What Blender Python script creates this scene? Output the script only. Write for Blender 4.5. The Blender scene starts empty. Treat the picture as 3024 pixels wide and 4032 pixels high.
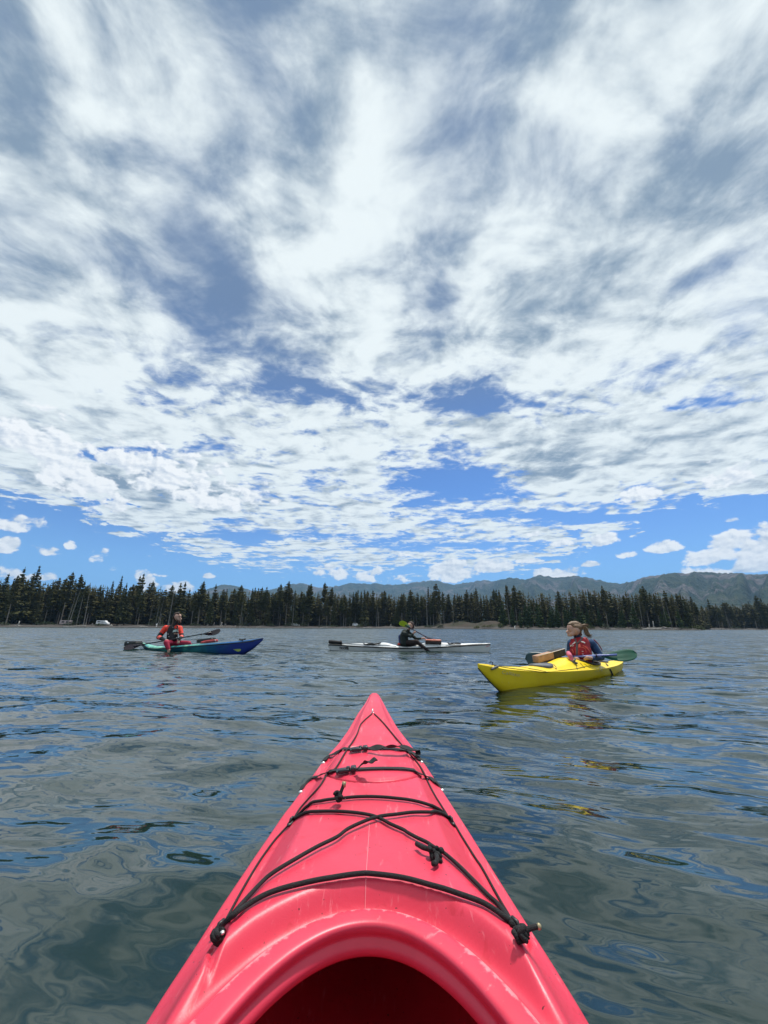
import bpy, bmesh, math, random
import numpy as np
from mathutils import Vector, Matrix, Quaternion
from mathutils.bvhtree import BVHTree

random.seed(7); np.random.seed(7)
S = bpy.context.scene
COL = S.collection
R = math.radians

# ------------------------------------------------------------------ camera
H = 0.78                      # eye height above the lake
PITCH, ROLL, FPX = R(16.8), R(0.27), 1500.0
fwd = Vector((0, math.cos(PITCH), math.sin(PITCH)))
up0 = Vector((0, -math.sin(PITCH), math.cos(PITCH)))
rt0 = Vector((1, 0, 0))
rt = rt0 * math.cos(ROLL) + up0 * math.sin(ROLL)
up = up0 * math.cos(ROLL) - rt0 * math.sin(ROLL)
CAM = Vector((0, 0, H))
cd = bpy.data.cameras.new('camera'); cam = bpy.data.objects.new('camera', cd); COL.objects.link(cam)
m = Matrix((rt, up, -fwd)).transposed().to_4x4(); m.translation = CAM
cam.matrix_world = m
cd.sensor_fit = 'HORIZONTAL'; cd.sensor_width = 36.0; cd.lens = 36.0 * FPX / 3024
cd.clip_start = 0.02; cd.clip_end = 60000
S.camera = cam

def ray(px, py):
    """direction seen at a point of the 3024 x 4032 photograph"""
    return (fwd + rt * ((px - 1512) / FPX) + up * ((2016 - py) / FPX)).normalized()
def at_z(px, py, z=0.0):
    d = ray(px, py); return CAM + d * ((z - H) / d.z)
def at_y(px, py, y):
    d = ray(px, py); return CAM + d * (y / d.y)
def proj(p):
    v = Vector(p) - CAM; z = v.dot(fwd)
    return 1512 + FPX * v.dot(rt) / z, 2016 - FPX * v.dot(up) / z

# ------------------------------------------------------------------ render and exposure
S.view_settings.view_transform = 'Standard'; S.view_settings.look = 'None'
S.view_settings.exposure = 0.25; S.view_settings.gamma = 1.0
S.view_settings.use_curve_mapping = False
S.cycles.use_denoising = True
S.cycles.max_bounces = 6; S.cycles.diffuse_bounces = 3; S.cycles.glossy_bounces = 3
S.cycles.transmission_bounces = 3; S.cycles.volume_bounces = 0; S.cycles.transparent_max_bounces = 6
S.cycles.sample_clamp_indirect = 6.0; S.cycles.caustics_reflective = False; S.cycles.caustics_refractive = False

# ------------------------------------------------------------------ sun
SUN_EL, SUN_AZ = R(69), R(38)          # azimuth clockwise from +Y (straight ahead)
sdir = Vector((math.sin(SUN_AZ) * math.cos(SUN_EL), math.cos(SUN_AZ) * math.cos(SUN_EL), math.sin(SUN_EL)))
sl = bpy.data.lights.new('sun', 'SUN'); sl.energy = 3.6; sl.angle = R(4.0); sl.color = (1.0, 0.96, 0.9)
so = bpy.data.objects.new('sun', sl); COL.objects.link(so)
so.rotation_euler = sdir.to_track_quat('Z', 'Y').to_euler(); so.location = (20, 30, 50)

# ------------------------------------------------------------------ sky (small node language)
W = bpy.data.worlds.new('World'); S.world = W; W.use_nodes = True
class G:
    """arithmetic on sockets of one node tree"""
    nt = None
class X:
    def __init__(s, sock): s.s = sock
    def _b(s, o, op, rev=False):
        a, b = (o, s) if rev else (s, o)
        return mth(op, a, b)
    def __add__(s, o): return s._b(o, 'ADD')
    def __radd__(s, o): return s._b(o, 'ADD', True)
    def __sub__(s, o): return s._b(o, 'SUBTRACT')
    def __rsub__(s, o): return s._b(o, 'SUBTRACT', True)
    def __mul__(s, o): return s._b(o, 'MULTIPLY')
    def __rmul__(s, o): return s._b(o, 'MULTIPLY', True)
    def __truediv__(s, o): return s._b(o, 'DIVIDE')
    def __rtruediv__(s, o): return s._b(o, 'DIVIDE', True)
def put(node, i, v):
    if isinstance(v, X): G.nt.links.new(v.s, node.inputs[i])
    else: node.inputs[i].default_value = v
def mth(op, a, b=None, c=None):
    n = G.nt.nodes.new('ShaderNodeMath'); n.operation = op
    put(n, 0, a)
    if b is not None: put(n, 1, b)
    if c is not None: put(n, 2, c)
    return X(n.outputs[0])
def sstep(lo, hi, v, a=0.0, b=1.0):
    n = G.nt.nodes.new('ShaderNodeMapRange'); n.interpolation_type = 'SMOOTHSTEP'
    put(n, 0, v); put(n, 1, lo); put(n, 2, hi); put(n, 3, a); put(n, 4, b)
    return X(n.outputs[0])
def lstep(lo, hi, v, a=0.0, b=1.0):
    n = G.nt.nodes.new('ShaderNodeMapRange')
    put(n, 0, v); put(n, 1, lo); put(n, 2, hi); put(n, 3, a); put(n, 4, b)
    return X(n.outputs[0])
def vec(x, y, z=0.0):
    n = G.nt.nodes.new('ShaderNodeCombineXYZ'); put(n, 0, x); put(n, 1, y); put(n, 2, z); return X(n.outputs[0])
def sep(v):
    n = G.nt.nodes.new('ShaderNodeSeparateXYZ'); put(n, 0, v); return [X(o) for o in n.outputs]
def noise(v, scale=1.0, detail=4.0, rough=0.5, dist=0.0, dims='2D', lac=2.0):
    n = G.nt.nodes.new('ShaderNodeTexNoise'); n.noise_dimensions = dims
    put(n, 'Vector', v); put(n, 'Scale', scale); put(n, 'Detail', detail); put(n, 'Roughness', rough)
    put(n, 'Distortion', dist); put(n, 'Lacunarity', lac)
    return X(n.outputs[0])
def mixc(f, a, b, mode='MIX'):
    n = G.nt.nodes.new('ShaderNodeMix'); n.data_type = 'RGBA'; n.blend_type = mode
    put(n, 0, f)
    for i, v in ((6, a), (7, b)):
        if isinstance(v, X): G.nt.links.new(v.s, n.inputs[i])
        else: n.inputs[i].default_value = (*v, 1.0)
    return X(n.outputs[2])
def srgb(r, g, b):
    f = lambda c: (c / 255 / 12.92) if c / 255 <= 0.04045 else ((c / 255 + 0.055) / 1.055) ** 2.4
    return (f(r), f(g), f(b))

def clamp01(a): 
    n = G.nt.nodes.new('ShaderNodeClamp'); put(n, 0, a); return X(n.outputs[0])

def build_sky():
    nt = W.node_tree; G.nt = nt
    for n in list(nt.nodes): nt.nodes.remove(n)
    out = nt.nodes.new('ShaderNodeOutputWorld'); bg = nt.nodes.new('ShaderNodeBackground')
    STR = 0.1
    bg.inputs[1].default_value = STR
    tc = nt.nodes.new('ShaderNodeTexCoord')
    sky = nt.nodes.new('ShaderNodeTexSky'); sky.sky_type = 'NISHITA'; sky.sun_disc = False
    sky.sun_elevation = SUN_EL; sky.sun_rotation = SUN_AZ
    sky.altitude = 1500; sky.air_density = 1.25; sky.dust_density = 0.05; sky.ozone_density = 3.0
    dx, dy, dz = sep(X(tc.outputs['Generated']))
    z = mth('MAXIMUM', dz, 0.0) + 0.035
    u, v = dx / z, dy / z
    # ---- the broken deck, a sheet of cloud overhead: u, v are plan coordinates in cloud heights
    wa = noise(vec(u, v), 0.9, 3, 0.5) - 0.5
    wb = noise(vec(u + 7.3, v - 2.1), 0.9, 3, 0.5) - 0.5
    uu, vv = u + wa * 0.55, v + wb * 0.55
    def gauss(cu, cv, ru, rv, a, sh=0.0, U=u, V=v):
        """a soft elliptical patch in the deck"""
        p = (U - cu) / ru; q = (V - cv + (U - cu) * sh) / rv
        return a / (1.0 + mth('POWER', p * p + q * q, 1.6))
    def deck(U, V, fine=True):
        V = V * 1.25
        big = noise(vec(U * 0.9, V * 0.55), 1.3, 3, 0.5) - 0.5
        mid = noise(vec(U, V * 0.95), 3.8, 8, 0.56, 0.25) - 0.5
        s = big * 0.75 + mid * 1.30
        if fine:
            f = noise(vec(U * 1.0, V * 1.0), 13.0, 4, 0.60, 0.35) - 0.5
            s = s + f * (0.16 + sstep(0.7, 1.5, v) * 0.46)
        return s
    # extent of the street of cloud: open to the left and right far out, whole overhead
    rag = noise(vec(u * 1.0, v * 1.0), 3.2, 5, 0.62, 0.3) - 0.5
    ext = sstep(1.85, 3.0, mth('ABSOLUTE', uu + 0.12 + rag * 2.6) - sstep(2.6, 1.5, v) * 6.0) * 1.3
    ext = ext + sstep(4.2, 7.5, vv + rag * 3.0) * 0.95
    HOLES = [(-.50, .86, .15, .19, .66), (.09, .88, .05, .07, .42), (.42, 2.38, .34, .30, .62), (-1.55, 1.95, .35, .10, .50),
             (-.12, .36, .13, .16, .36), (.16, .52, .09, .09, .20), (.38, .62, .10, .12, .26), (.95, .78, .10, .10, .45),
             (-1.45, 3.6, .35, .25, .40), (.0, 1.35, .40, .12, .25), (-.32, 1.15, .22, .12, .30), (1.55, 3.05, .5, .12, .6),
             (-.9, 3.75, .6, .14, .45), (1.35, 1.35, .25, .05, .30), (.75, 4.1, .9, .2, .35), (1.15, .55, .08, .25, .3)]
    hole = None
    for h in HOLES:
        g = gauss(*h, U=uu, V=vv); hole = g if hole is None else hole + g
    FILL = [(-.68, .52, .26, .30, .10), (.60, .75, .26, .30, .16), (.45, .95, .35, .18, .25), (-1.9, 2.1, .4, .5, .30), (-1.7, 2.9, .6, .35, .30), (.9, 2.0, .6, .3, .35),
            (-.2, 1.7, 1.2, .22, .12), (.95, .42, .35, .2, .18), (1.8, 1.6, .5, .3, .3)]
    fill = None
    for h in FILL:
        g = gauss(*h, U=uu, V=vv); fill = g if fill is None else fill + g
    base = fill - hole - ext + 0.25
    d0 = deck(u, v) + base
    d1 = deck(u + 0.045, v + 0.06, False) + base      # the same field a step towards the sun
    dl = deck(u, v, False) + base
    soften = sstep(1.6, 0.5, v)
    alpha = sstep(-0.12 - soften * 0.34, 0.26 + soften * 0.16, d0)
    alpha = alpha * sstep(0.0, 0.06, dz)
    # thick parts go grey below, edges and the side that faces the sun stay white
    soft = noise(vec(u * 1.1 + 3.0, v * 1.0), 1.9, 4, 0.55) - 0.5
    thick = sstep(0.22, 0.95, dl + soft * 0.9)
    edge = clamp01((dl - d1) * 1.6 + 0.5)
    # cloud near the sun glows
    sx, sy, sz = sdir
    cs = dx * sx + dy * sy + dz * sz
    glow = mth('POWER', mth('MAXIMUM', cs, 0.0), 6.0)
    GREY = [(-.66, .55, .20, .24, .22), (.48, .98, .24, .12, .42), (.64, .66, .15, .22, .34), (.62, .40, .12, .14, .22), (.95, 2.1, .45, .16, .45), (.30, 1.05, .30, .08, .35),
            (-1.9, 2.35, .35, .25, .5), (-1.35, 2.65, .35, .25, .5), (.0, .36, .3, .15, .40), (.6, 1.5, .3, .12, .3)]
    grey = None
    for h in GREY:
        g = gauss(*h, U=uu, V=vv); grey = g if grey is None else grey + g
    veil = sstep(1.0, 0.35, v) * 0.26
    tex = noise(vec(u + 1.7, v * 1.2), 5.0, 7, 0.62, 0.3) - 0.5
    shade = sstep(-0.16, 1.30, 0.13 + thick * 0.42 + grey * (0.95 + tex * 0.9 + soft * 1.2) + (0.5 - edge) * 1.25 + soft * 0.85 + tex * (0.95 + sstep(0.5, 1.3, v) * 0.6) + veil - glow * 0.20) * 1.02
    k = 1.0 / STR
    lit = tuple(c * k for c in srgb(224, 232, 233)); dim = tuple(c * k for c in srgb(126, 145, 164))
    cloud = mixc(shade, lit, dim)
    # ---- heaps of fair-weather cumulus low down, placed by azimuth and elevation (degrees)
    az = mth('ARCTAN2', dx, dy) * (180 / math.pi); el = mth('ARCSINE', dz) * (180 / math.pi)
    nz = noise(vec(az * 0.34, el * 0.52), 1.0, 6, 0.54, 0.1) - 0.5
    nz2 = noise(vec(az * 0.34 + 0.10, el * 0.52 + 0.16), 1.0, 6, 0.54, 0.1) - 0.5
    nb = noise(vec(az * 0.13, el * 0.2), 1.0, 2, 0.5) - 0.5
    return dict(nt=nt, out=out, bg=bg, sky=sky, cloud=cloud, alpha=alpha, az=az, el=el, nz=nz, nz2=nz2, nb=nb, k=k, dz=dz)

def azel(px, py):
    d = ray(px, py); return math.degrees(math.atan2(d.x, d.y)), math.degrees(math.asin(d.z))

def finish_sky(q):
    k = q['k']; az, el, nz = q['az'], q['el'], q['nz']
    # px, py of the centre in the photograph and the half sizes there, read off once and kept as angles
    HEAPS = [(110, 1740, 230, 120, .80), (300, 1890, 190, 90, .85), (640, 1880, 330, 100, .70), (850, 1965, 260, 70, .65), (420, 1990, 120, 50, .6), 
             (1790, 2262, 105, 50, 1.0), (1935, 2235, 95, 34, 1.0), (2200, 2262, 110, 26, 1.0), (1370, 2262, 160, 30, .55), (1560, 2285, 110, 18, .5),
             (2985, 2170, 260, 85, 1.0), (2780, 2205, 110, 40, .9), (2615, 2158, 85, 30, .95), (2475, 2186, 50, 16, .7), (2370, 2135, 120, 26, .75), (2230, 2140, 80, 12, .5),
             (60, 2070, 150, 40, .8), (20, 2155, 70, 35, 1.0), (175, 2172, 75, 24, .8), (275, 2150, 25, 20, .5), (395, 2205, 55, 32, .75), (440, 2240, 30, 14, .6),
             (560, 2310, 60, 45, .9), (720, 2320, 70, 26, .7), (640, 2265, 38, 12, .6), (815, 2270, 30, 11, .6), (2120, 2105, 40, 10, .5), (2870, 2052, 50, 10, .6),
             (2870, 1890, 120, 46, .55), (2500, 1955, 90, 40, .7), (2810, 1815, 50, 16, .6), (100, 2270, 120, 30, .6), (2950, 2240, 300, 30, .7),
             (1700, 2185, 160, 8, .35), (1950, 2165, 120, 8, .35), (2080, 2210, 60, 8, .4), (2330, 2225, 40, 10, .5)]
    f = None
    for (px, py, hw, hh, a) in HEAPS:
        a0, e0 = azel(px, py); a1, _ = azel(px + hw, py); a2, _ = azel(px - hw, py); _, e1 = azel(px, py - hh * 1.3)
        ra, re = abs(a1 - a2) / 2, abs(e1 - e0)
        p = (az - a0) / ra; qv = (el - e0)
        qq = mth('MAXIMUM', qv, qv * -1.9) / re          # flatter below than above
        g = (1.0 - (p * p + qq * qq)) * a
        f = g if f is None else mth('MAXIMUM', f, g)
    f = mth('MAXIMUM', f, -2.5)
    dens = f * 0.74 + nz * 2.3 - 0.06
    al = sstep(0.0, 0.32, dens) * sstep(-2.4, -1.0, f)
    sh = clamp01((q['nz2'] - nz) * 2.6 + 0.16 + q['nb'] * 0.5)
    heap = mixc(sh, tuple(c * k for c in srgb(236, 239, 240)), tuple(c * k for c in srgb(150, 170, 192)))
    skyc = mixc(1.0, X(q['sky'].outputs[0]), (0.52, 0.76, 1.10), 'MULTIPLY')
    hi = sstep(18.0, 45.0, el)
    skyc = mixc(hi, skyc, tuple(c * k for c in srgb(102, 124, 156)))
    skyc = mixc(sstep(13.0, 1.0, el), skyc, tuple(c * k for c in srgb(116, 178, 236)))
    # ground half of the dome: dull far land, only ever met in reflections
    c1 = mixc(q['alpha'], skyc, q['cloud'])
    c2 = mixc(al, c1, heap)
    q['nt'].links.new(c2.s, q['bg'].inputs[0]); q['nt'].links.new(q['bg'].outputs[0], q['out'].inputs[0])
finish_sky(build_sky())

# ------------------------------------------------------------------ helpers
def tag(o, label=None, cat=None, group=None, kind=None):
    if label: o['label'] = label
    if cat: o['category'] = cat
    if group: o['group'] = group
    if kind: o['kind'] = kind
    return o
def link(name, me, mats=(), parent=None):
    o = bpy.data.objects.new(name, me); COL.objects.link(o)
    for mt in (mats if isinstance(mats, (list, tuple)) else [mats]):
        if mt.name not in [x.name for x in me.materials if x]: me.materials.append(mt)
    if parent: o.parent = parent
    return o
def empty(name, loc=(0, 0, 0), rz=0.0, label=None, cat=None, group=None):
    o = bpy.data.objects.new(name, None); COL.objects.link(o); o.empty_display_size = 0.1
    o.location = loc; o.rotation_euler = (0, 0, rz)
    return tag(o, label, cat, group)
def mesh_np(name, verts, faces, smooth=True, mats=None):
    me = bpy.data.meshes.new(name)
    me.from_pydata([tuple(map(float, v)) for v in verts], [], [tuple(map(int, f)) for f in faces])
    if smooth: me.polygons.foreach_set('use_smooth', [True] * len(me.polygons))
    me.update(); return me
def grid_mesh(name, P, smooth=True):
    """P: (rows, cols, 3) array -> quad sheet"""
    r, c, _ = P.shape
    idx = np.arange(r * c).reshape(r, c)
    q = np.stack([idx[:-1, :-1], idx[:-1, 1:], idx[1:, 1:], idx[1:, :-1]], -1).reshape(-1, 4)
    me = bpy.data.meshes.new(name)
    me.vertices.add(r * c); me.vertices.foreach_set('co', P.reshape(-1).astype(np.float32))
    me.loops.add(len(q) * 4); me.loops.foreach_set('vertex_index', q.reshape(-1).astype(np.int32))
    me.polygons.add(len(q)); me.polygons.foreach_set('loop_start', np.arange(0, len(q) * 4, 4, dtype=np.int32))
    me.polygons.foreach_set('loop_total', np.full(len(q), 4, dtype=np.int32))
    me.update(calc_edges=True)
    if smooth: me.polygons.foreach_set('use_smooth', np.ones(len(q), dtype=bool))
    return me

def newmat(name):
    mt = bpy.data.materials.new(name); mt.use_nodes = True
    nt = mt.node_tree; G.nt = nt
    p = nt.nodes['Principled BSDF']
    return mt, nt, p
def objco():
    n = G.nt.nodes.new('ShaderNodeTexCoord'); return X(n.outputs['Object'])
def worldpos():
    n = G.nt.nodes.new('ShaderNodeNewGeometry'); return X(n.outputs['Position'])
def setc(p, name, v):
    if isinstance(v, X): G.nt.links.new(v.s, p.inputs[name])
    else: p.inputs[name].default_value = (*v, 1.0) if isinstance(v, tuple) else v
def bump(p, h, strength=0.3, dist=0.01, prev=None):
    n = G.nt.nodes.new('ShaderNodeBump'); put(n, 'Height', h); n.inputs['Strength'].default_value = strength
    n.inputs['Distance'].default_value = dist
    if prev is not None: G.nt.links.new(prev.outputs[0], n.inputs['Normal'])
    G.nt.links.new(n.outputs[0], p.inputs['Normal']); return n
def mat(name, col, rough=0.5, var=0.0, scale=8.0, metal=0.0, bumps=0.0, bscale=60.0, spec=0.5, col2=None, detail=4, coat=0.0):
    """plain procedural surface: colour with a noisy second tone, optional fine relief"""
    mt, nt, p = newmat(name)
    c2 = col2 or tuple(min(1, c * (1 - var)) for c in col)
    if var or col2:
        f = noise(objco(), scale, detail, 0.6, dims='3D')
        setc(p, 'Base Color', mixc(sstep(0.35, 0.65, f), col, c2))
    else: setc(p, 'Base Color', col)
    p.inputs['Roughness'].default_value = rough; p.inputs['Metallic'].default_value = metal
    p.inputs['Specular IOR Level'].default_value = spec
    if coat: p.inputs['Coat Weight'].default_value = coat; p.inputs['Coat Roughness'].default_value = 0.15
    if bumps: bump(p, noise(objco(), bscale, 3, 0.6, dims='3D'), bumps, 0.01)
    return mt

# ------------------------------------------------------------------ where the boats lie (bow tip, heading, length)
def pose(bow_px, bow_z, stern_px, stern_z):
    a, b = at_z(*bow_px, bow_z), at_z(*stern_px, stern_z)
    return a, b
# ------------------------------------------------------------------ lake surface
def wave_height(x, y, cell):
    rng = np.random.RandomState(11)
    z = np.zeros_like(x)
    N = 90
    lam = np.exp(rng.uniform(np.log(0.16), np.log(3.2), N))
    th = R(-75) + rng.normal(0, 0.70, N)             # ripples running towards the camera, a little from the right
    ph = rng.uniform(0, 2 * np.pi, N)
    # a slow warp of the plane makes the crests meander and close into loops
    wx = 0.12 * np.sin(0.9 * y + 1.3 * np.sin(0.7 * x)) + 0.04 * np.sin(2.3 * x + 1.7 * y + 1.0)
    wy = 0.14 * np.sin(1.1 * x + 0.8 * np.sin(0.9 * y) + 2.0) + 0.04 * np.sin(2.9 * y - 1.3 * x)
    X_, Y_ = x + wx, y + wy
    gust = 0.75 + 0.35 * np.sin(0.31 * x + 0.5 * np.sin(0.23 * y)) * np.sin(0.27 * y + 1.0)
    for l, t, p in zip(lam, th, ph):
        k = 2 * np.pi / l
        slope = 0.0225 * (l / 0.6) ** 0.45 if l < 0.6 else 0.0225 * (0.6 / l) ** 0.70
        fade = np.clip((l / cell - 3.0) / 3.0, 0, 1)
        z += slope / k * gust * fade * np.sin(k * (X_ * math.cos(t) + Y_ * math.sin(t)) + p)
    return z

WAVE_FAR, WAVE_FINE = 0.85, 0.60
EXCL = []          # hull footprints in which the lake surface dips out of the way: (origin, direction, [(s, halfwidth)])
def build_water():
    cx, cy = 0.0, -3.0
    rows = [1.2]
    while rows[-1] < 700: rows.append(rows[-1] * (1.0062 if 3.2 < rows[-1] < 12 else 1.010))
    rr = np.array(rows + [1500, 4000, 9000, 20000, 40000.])
    aa = np.linspace(R(-86), R(86), 560)
    A, Rr = np.meshgrid(aa, rr)
    x = cx + Rr * np.sin(A); y = cy + Rr * np.cos(A)
    cell = Rr * 0.010
    z = wave_height(x, y, cell)
    for (o, d, prof) in EXCL:
        dxx, dyy = x - o.x, y - o.y
        s = dxx * d.x + dyy * d.y; t = np.abs(-dxx * d.y + dyy * d.x)
        hw = np.interp(s, [a for a, b in prof], [b for a, b in prof], left=-1, right=-1)
        z = np.where(t < hw, -0.16, z)
    me = grid_mesh('water', np.stack([x, y, z], -1)[:, ::-1])
    mt, nt, p = newmat('lake water')
    P = worldpos(); px, py, pz = sep(P)
    p.inputs['IOR'].default_value = 1.60
    deep = noise(vec(px, py), 0.35, 3, 0.5)
    setc(p, 'Base Color', mixc(sstep(0.3, 0.7, deep), (0.006, 0.017, 0.014), (0.011, 0.026, 0.022)))
    r2 = mth('SQRT', px * px + py * py)
    setc(p, 'Roughness', lstep(4.0, 120.0, r2, 0.02, 0.20))
    # fine ripples: relief too small for the mesh, crests lying across the wind
    wd = (0.26, 0.965)
    cu, cv = px * wd[0] + py * wd[1], px * -wd[1] + py * wd[0]
    w1 = noise(vec(px, py), 0.8, 2, 0.5)
    a = noise(vec(cu + w1 * 0.3, cv * 0.42), 3.0, 3, 0.40, 0.1)
    b1 = bump(p, a, 0.60, 0.065)
    # slopes of the wind ripples, read straight from noise so that they stay as steep far out
    def slopes(scale, stretch, det, rough, off):
        n = nt.nodes.new('ShaderNodeTexNoise'); n.noise_dimensions = '2D'
        put(n, 'Vector', vec(cu + off, cv * stretch)); put(n, 'Scale', scale); put(n, 'Detail', det); put(n, 'Roughness', rough)
        c = nt.nodes.new('ShaderNodeSeparateColor'); nt.links.new(n.outputs[1], c.inputs[0]); return X(c.outputs[0]) - 0.5, X(c.outputs[1]) - 0.5
    calm = sstep(0.32, 0.60, noise(vec(px * 0.5, py), 0.20, 4, 0.55))
    s1, t1 = slopes(2.2, 0.45, 3, 0.55, 0.0); s2, t2 = slopes(8.0, 0.5, 3, 0.6, 5.0); s3, t3 = slopes(0.30, 0.5, 3, 0.6, 2.0)
    g1 = sstep(2.5, 11.0, r2) * WAVE_FAR; g2 = (0.18 + sstep(3.0, 12.0, r2) * 1.0) * (0.40 + calm * 0.75) * WAVE_FINE
    g3 = sstep(15.0, 60.0, r2) * WAVE_FAR * 0.6
    sw = s1 * g1 + s2 * g2 + s3 * g3; st = (t1 * g1 + t2 * g2) * 0.55
    nx, ny = sw * wd[0] - st * wd[1], sw * wd[1] + st * wd[0]
    # only the faces of far wavelets that look this way are seen; the backs hide behind them
    lean = sstep(1.5, 18.0, r2) * 0.175
    nx, ny = nx - px / r2 * lean, ny - py / r2 * lean
    ad = nt.nodes.new('ShaderNodeVectorMath'); ad.operation = 'ADD'; nt.links.new(b1.outputs[0], ad.inputs[0]); put(ad, 1, vec(nx, ny, 0.0))
    nm = nt.nodes.new('ShaderNodeVectorMath'); nm.operation = 'NORMALIZE'; nt.links.new(ad.outputs[0], nm.inputs[0])
    nt.links.new(nm.outputs[0], p.inputs['Normal'])
    o = link('water', me, mt); o['kind'] = 'structure'

# ------------------------------------------------------------------ far shore
# waterline of the far shore: azimuth seen at a photo column -> distance along +Y
SH_PX = [-1500, -600, 0, 400, 800, 1300, 1700, 1840, 1960, 2100, 2400, 2760, 2800, 3024, 3600, 4600]
SH_Y  = [150, 160, 172, 185, 203, 222, 226, 215, 198, 192, 190, 184, 275, 290, 300, 320]
def shore_xy(px, off=0.0):
    y = float(np.interp(px, SH_PX, SH_Y)) + off
    x = (px - 1512) / FPX * (y * math.cos(PITCH) - H * math.sin(PITCH))
    return x, y
SHORE = [shore_xy(p) for p in range(-1500, 4601, 20)]
SX = np.array([a for a, b in SHORE]); SY = np.array([b for a, b in SHORE])
o_ = np.argsort(SX); SX, SY = SX[o_], SY[o_]
def shore_y(x): return np.interp(x, SX, SY)
def land_z(x, y):
    """height of the far bank"""
    x = np.asarray(x, float); y = np.asarray(y, float)
    d = y - shore_y(x)
    z = -0.35 + 1.0 * np.clip((d + 2.0) / 6.0, 0, 1) + 0.9 * np.clip((d - 4) / 22.0, 0, 1) + 0.010 * np.clip(d - 26, 0, 900)
    xb = (1880 - 1512) / FPX * 205
    z = z + 2.4 * np.exp(-((x - xb) / 19.0) ** 4) * (1 + .25 * np.sin(x * .45)) * np.clip((d - 6) / 9.0, 0, 1) * np.clip((70 - d) / 40, 0, 1)
    z = z + 0.16 * np.sin(x * 0.35) * np.clip(d / 5, 0, 1) + 0.10 * np.sin(x * 0.9 + y * 0.5) * np.clip(d / 5, 0, 1)
    return z
def build_ground():
    ds = np.concatenate([np.linspace(-3, 30, 34), np.linspace(36, 160, 24), np.array([200, 300, 500, 900, 1600, 2600.])])
    xs = np.concatenate([np.linspace(-900, -260, 30), np.linspace(-256, 330, 380), np.linspace(336, 1300, 30)])
    X_, D = np.meshgrid(xs, ds); Y_ = shore_y(X_) + D
    Z_ = land_z(X_, Y_)
    me = grid_mesh('far_shore_ground', np.stack([X_, Y_, Z_], -1))
    mt, nt, p = newmat('gravel beach and forest floor')
    P = worldpos(); gx, gy, gz = sep(P)
    f = noise(vec(gx, gy), 0.9, 5, 0.65); f2 = noise(vec(gx, gy), 0.12, 4, 0.6)
    sand = mixc(sstep(0.35, 0.65, f), (0.075, 0.066, 0.060), (0.048, 0.043, 0.040))
    litter = mixc(sstep(0.4, 0.6, f2), (0.030, 0.030, 0.015), (0.050, 0.038, 0.027))
    wet = mixc(sstep(0.12, 0.32, gz + f * 0.1), (0.030, 0.028, 0.027), sand)
    setc(p, 'Base Color', mixc(sstep(1.10, 1.9, gz + f2 * 0.7), wet, litter))
    p.inputs['Roughness'].default_value = 0.95
    bump(p, f, 0.6, 0.2)
    link('far_shore_ground', me, mt)['kind'] = 'structure'
build_ground()

# a wide bed under the lake and out to the horizon
def build_bed():
    me = mesh_np('lake_bed', [(-40000, -40000, -3), (40000, -40000, -3), (40000, 40000, -3), (-40000, 40000, -3)], [(0, 1, 2, 3)], False)
    link('lake_bed', me, mat('silt', (0.05, 0.055, 0.045), 0.9, 0.4, 0.5))['kind'] = 'structure'
build_bed()

# ------------------------------------------------------------------ mountains
RIDGE = [(-900, 2330), (-400, 2300), (0, 2352), (300, 2362), (600, 2360), (740, 2345), (795, 2326), (844, 2308), (886, 2299), (928, 2304), (964, 2316), (1000, 2328), (1060, 2322), (1120, 2308),
         (1150, 2300), (1193, 2293), (1229, 2304), (1259, 2314), (1301, 2309), (1337, 2304), (1373, 2295), (1452, 2295), (1512, 2301), (1578, 2301), (1633, 2290), (1657, 2288),
         (1711, 2284), (1747, 2290), (1783, 2299), (1844, 2290), (1904, 2283), (1940, 2290), (1964, 2281), (2000, 2273), (2037, 2273), (2074, 2280), (2123, 2265), (2160, 2269),
         (2204, 2271), (2259, 2264), (2296, 2271), (2346, 2280), (2395, 2291), (2450, 2296), (2494, 2285), (2555, 2268), (2605, 2260), (2654, 2254), (2697, 2260), (2741, 2251),
         (2802, 2251), (2864, 2256), (2926, 2257), (2988, 2259), (3060, 2255), (3300, 2240), (3800, 2290), (4600, 2320)]
DIST = [(-900, 4200), (1000, 5000), (1100, 5400), (1930, 5200), (1965, 4300), (2440, 4100), (2500, 3400), (3100, 3000), (4600, 3600)]
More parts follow.
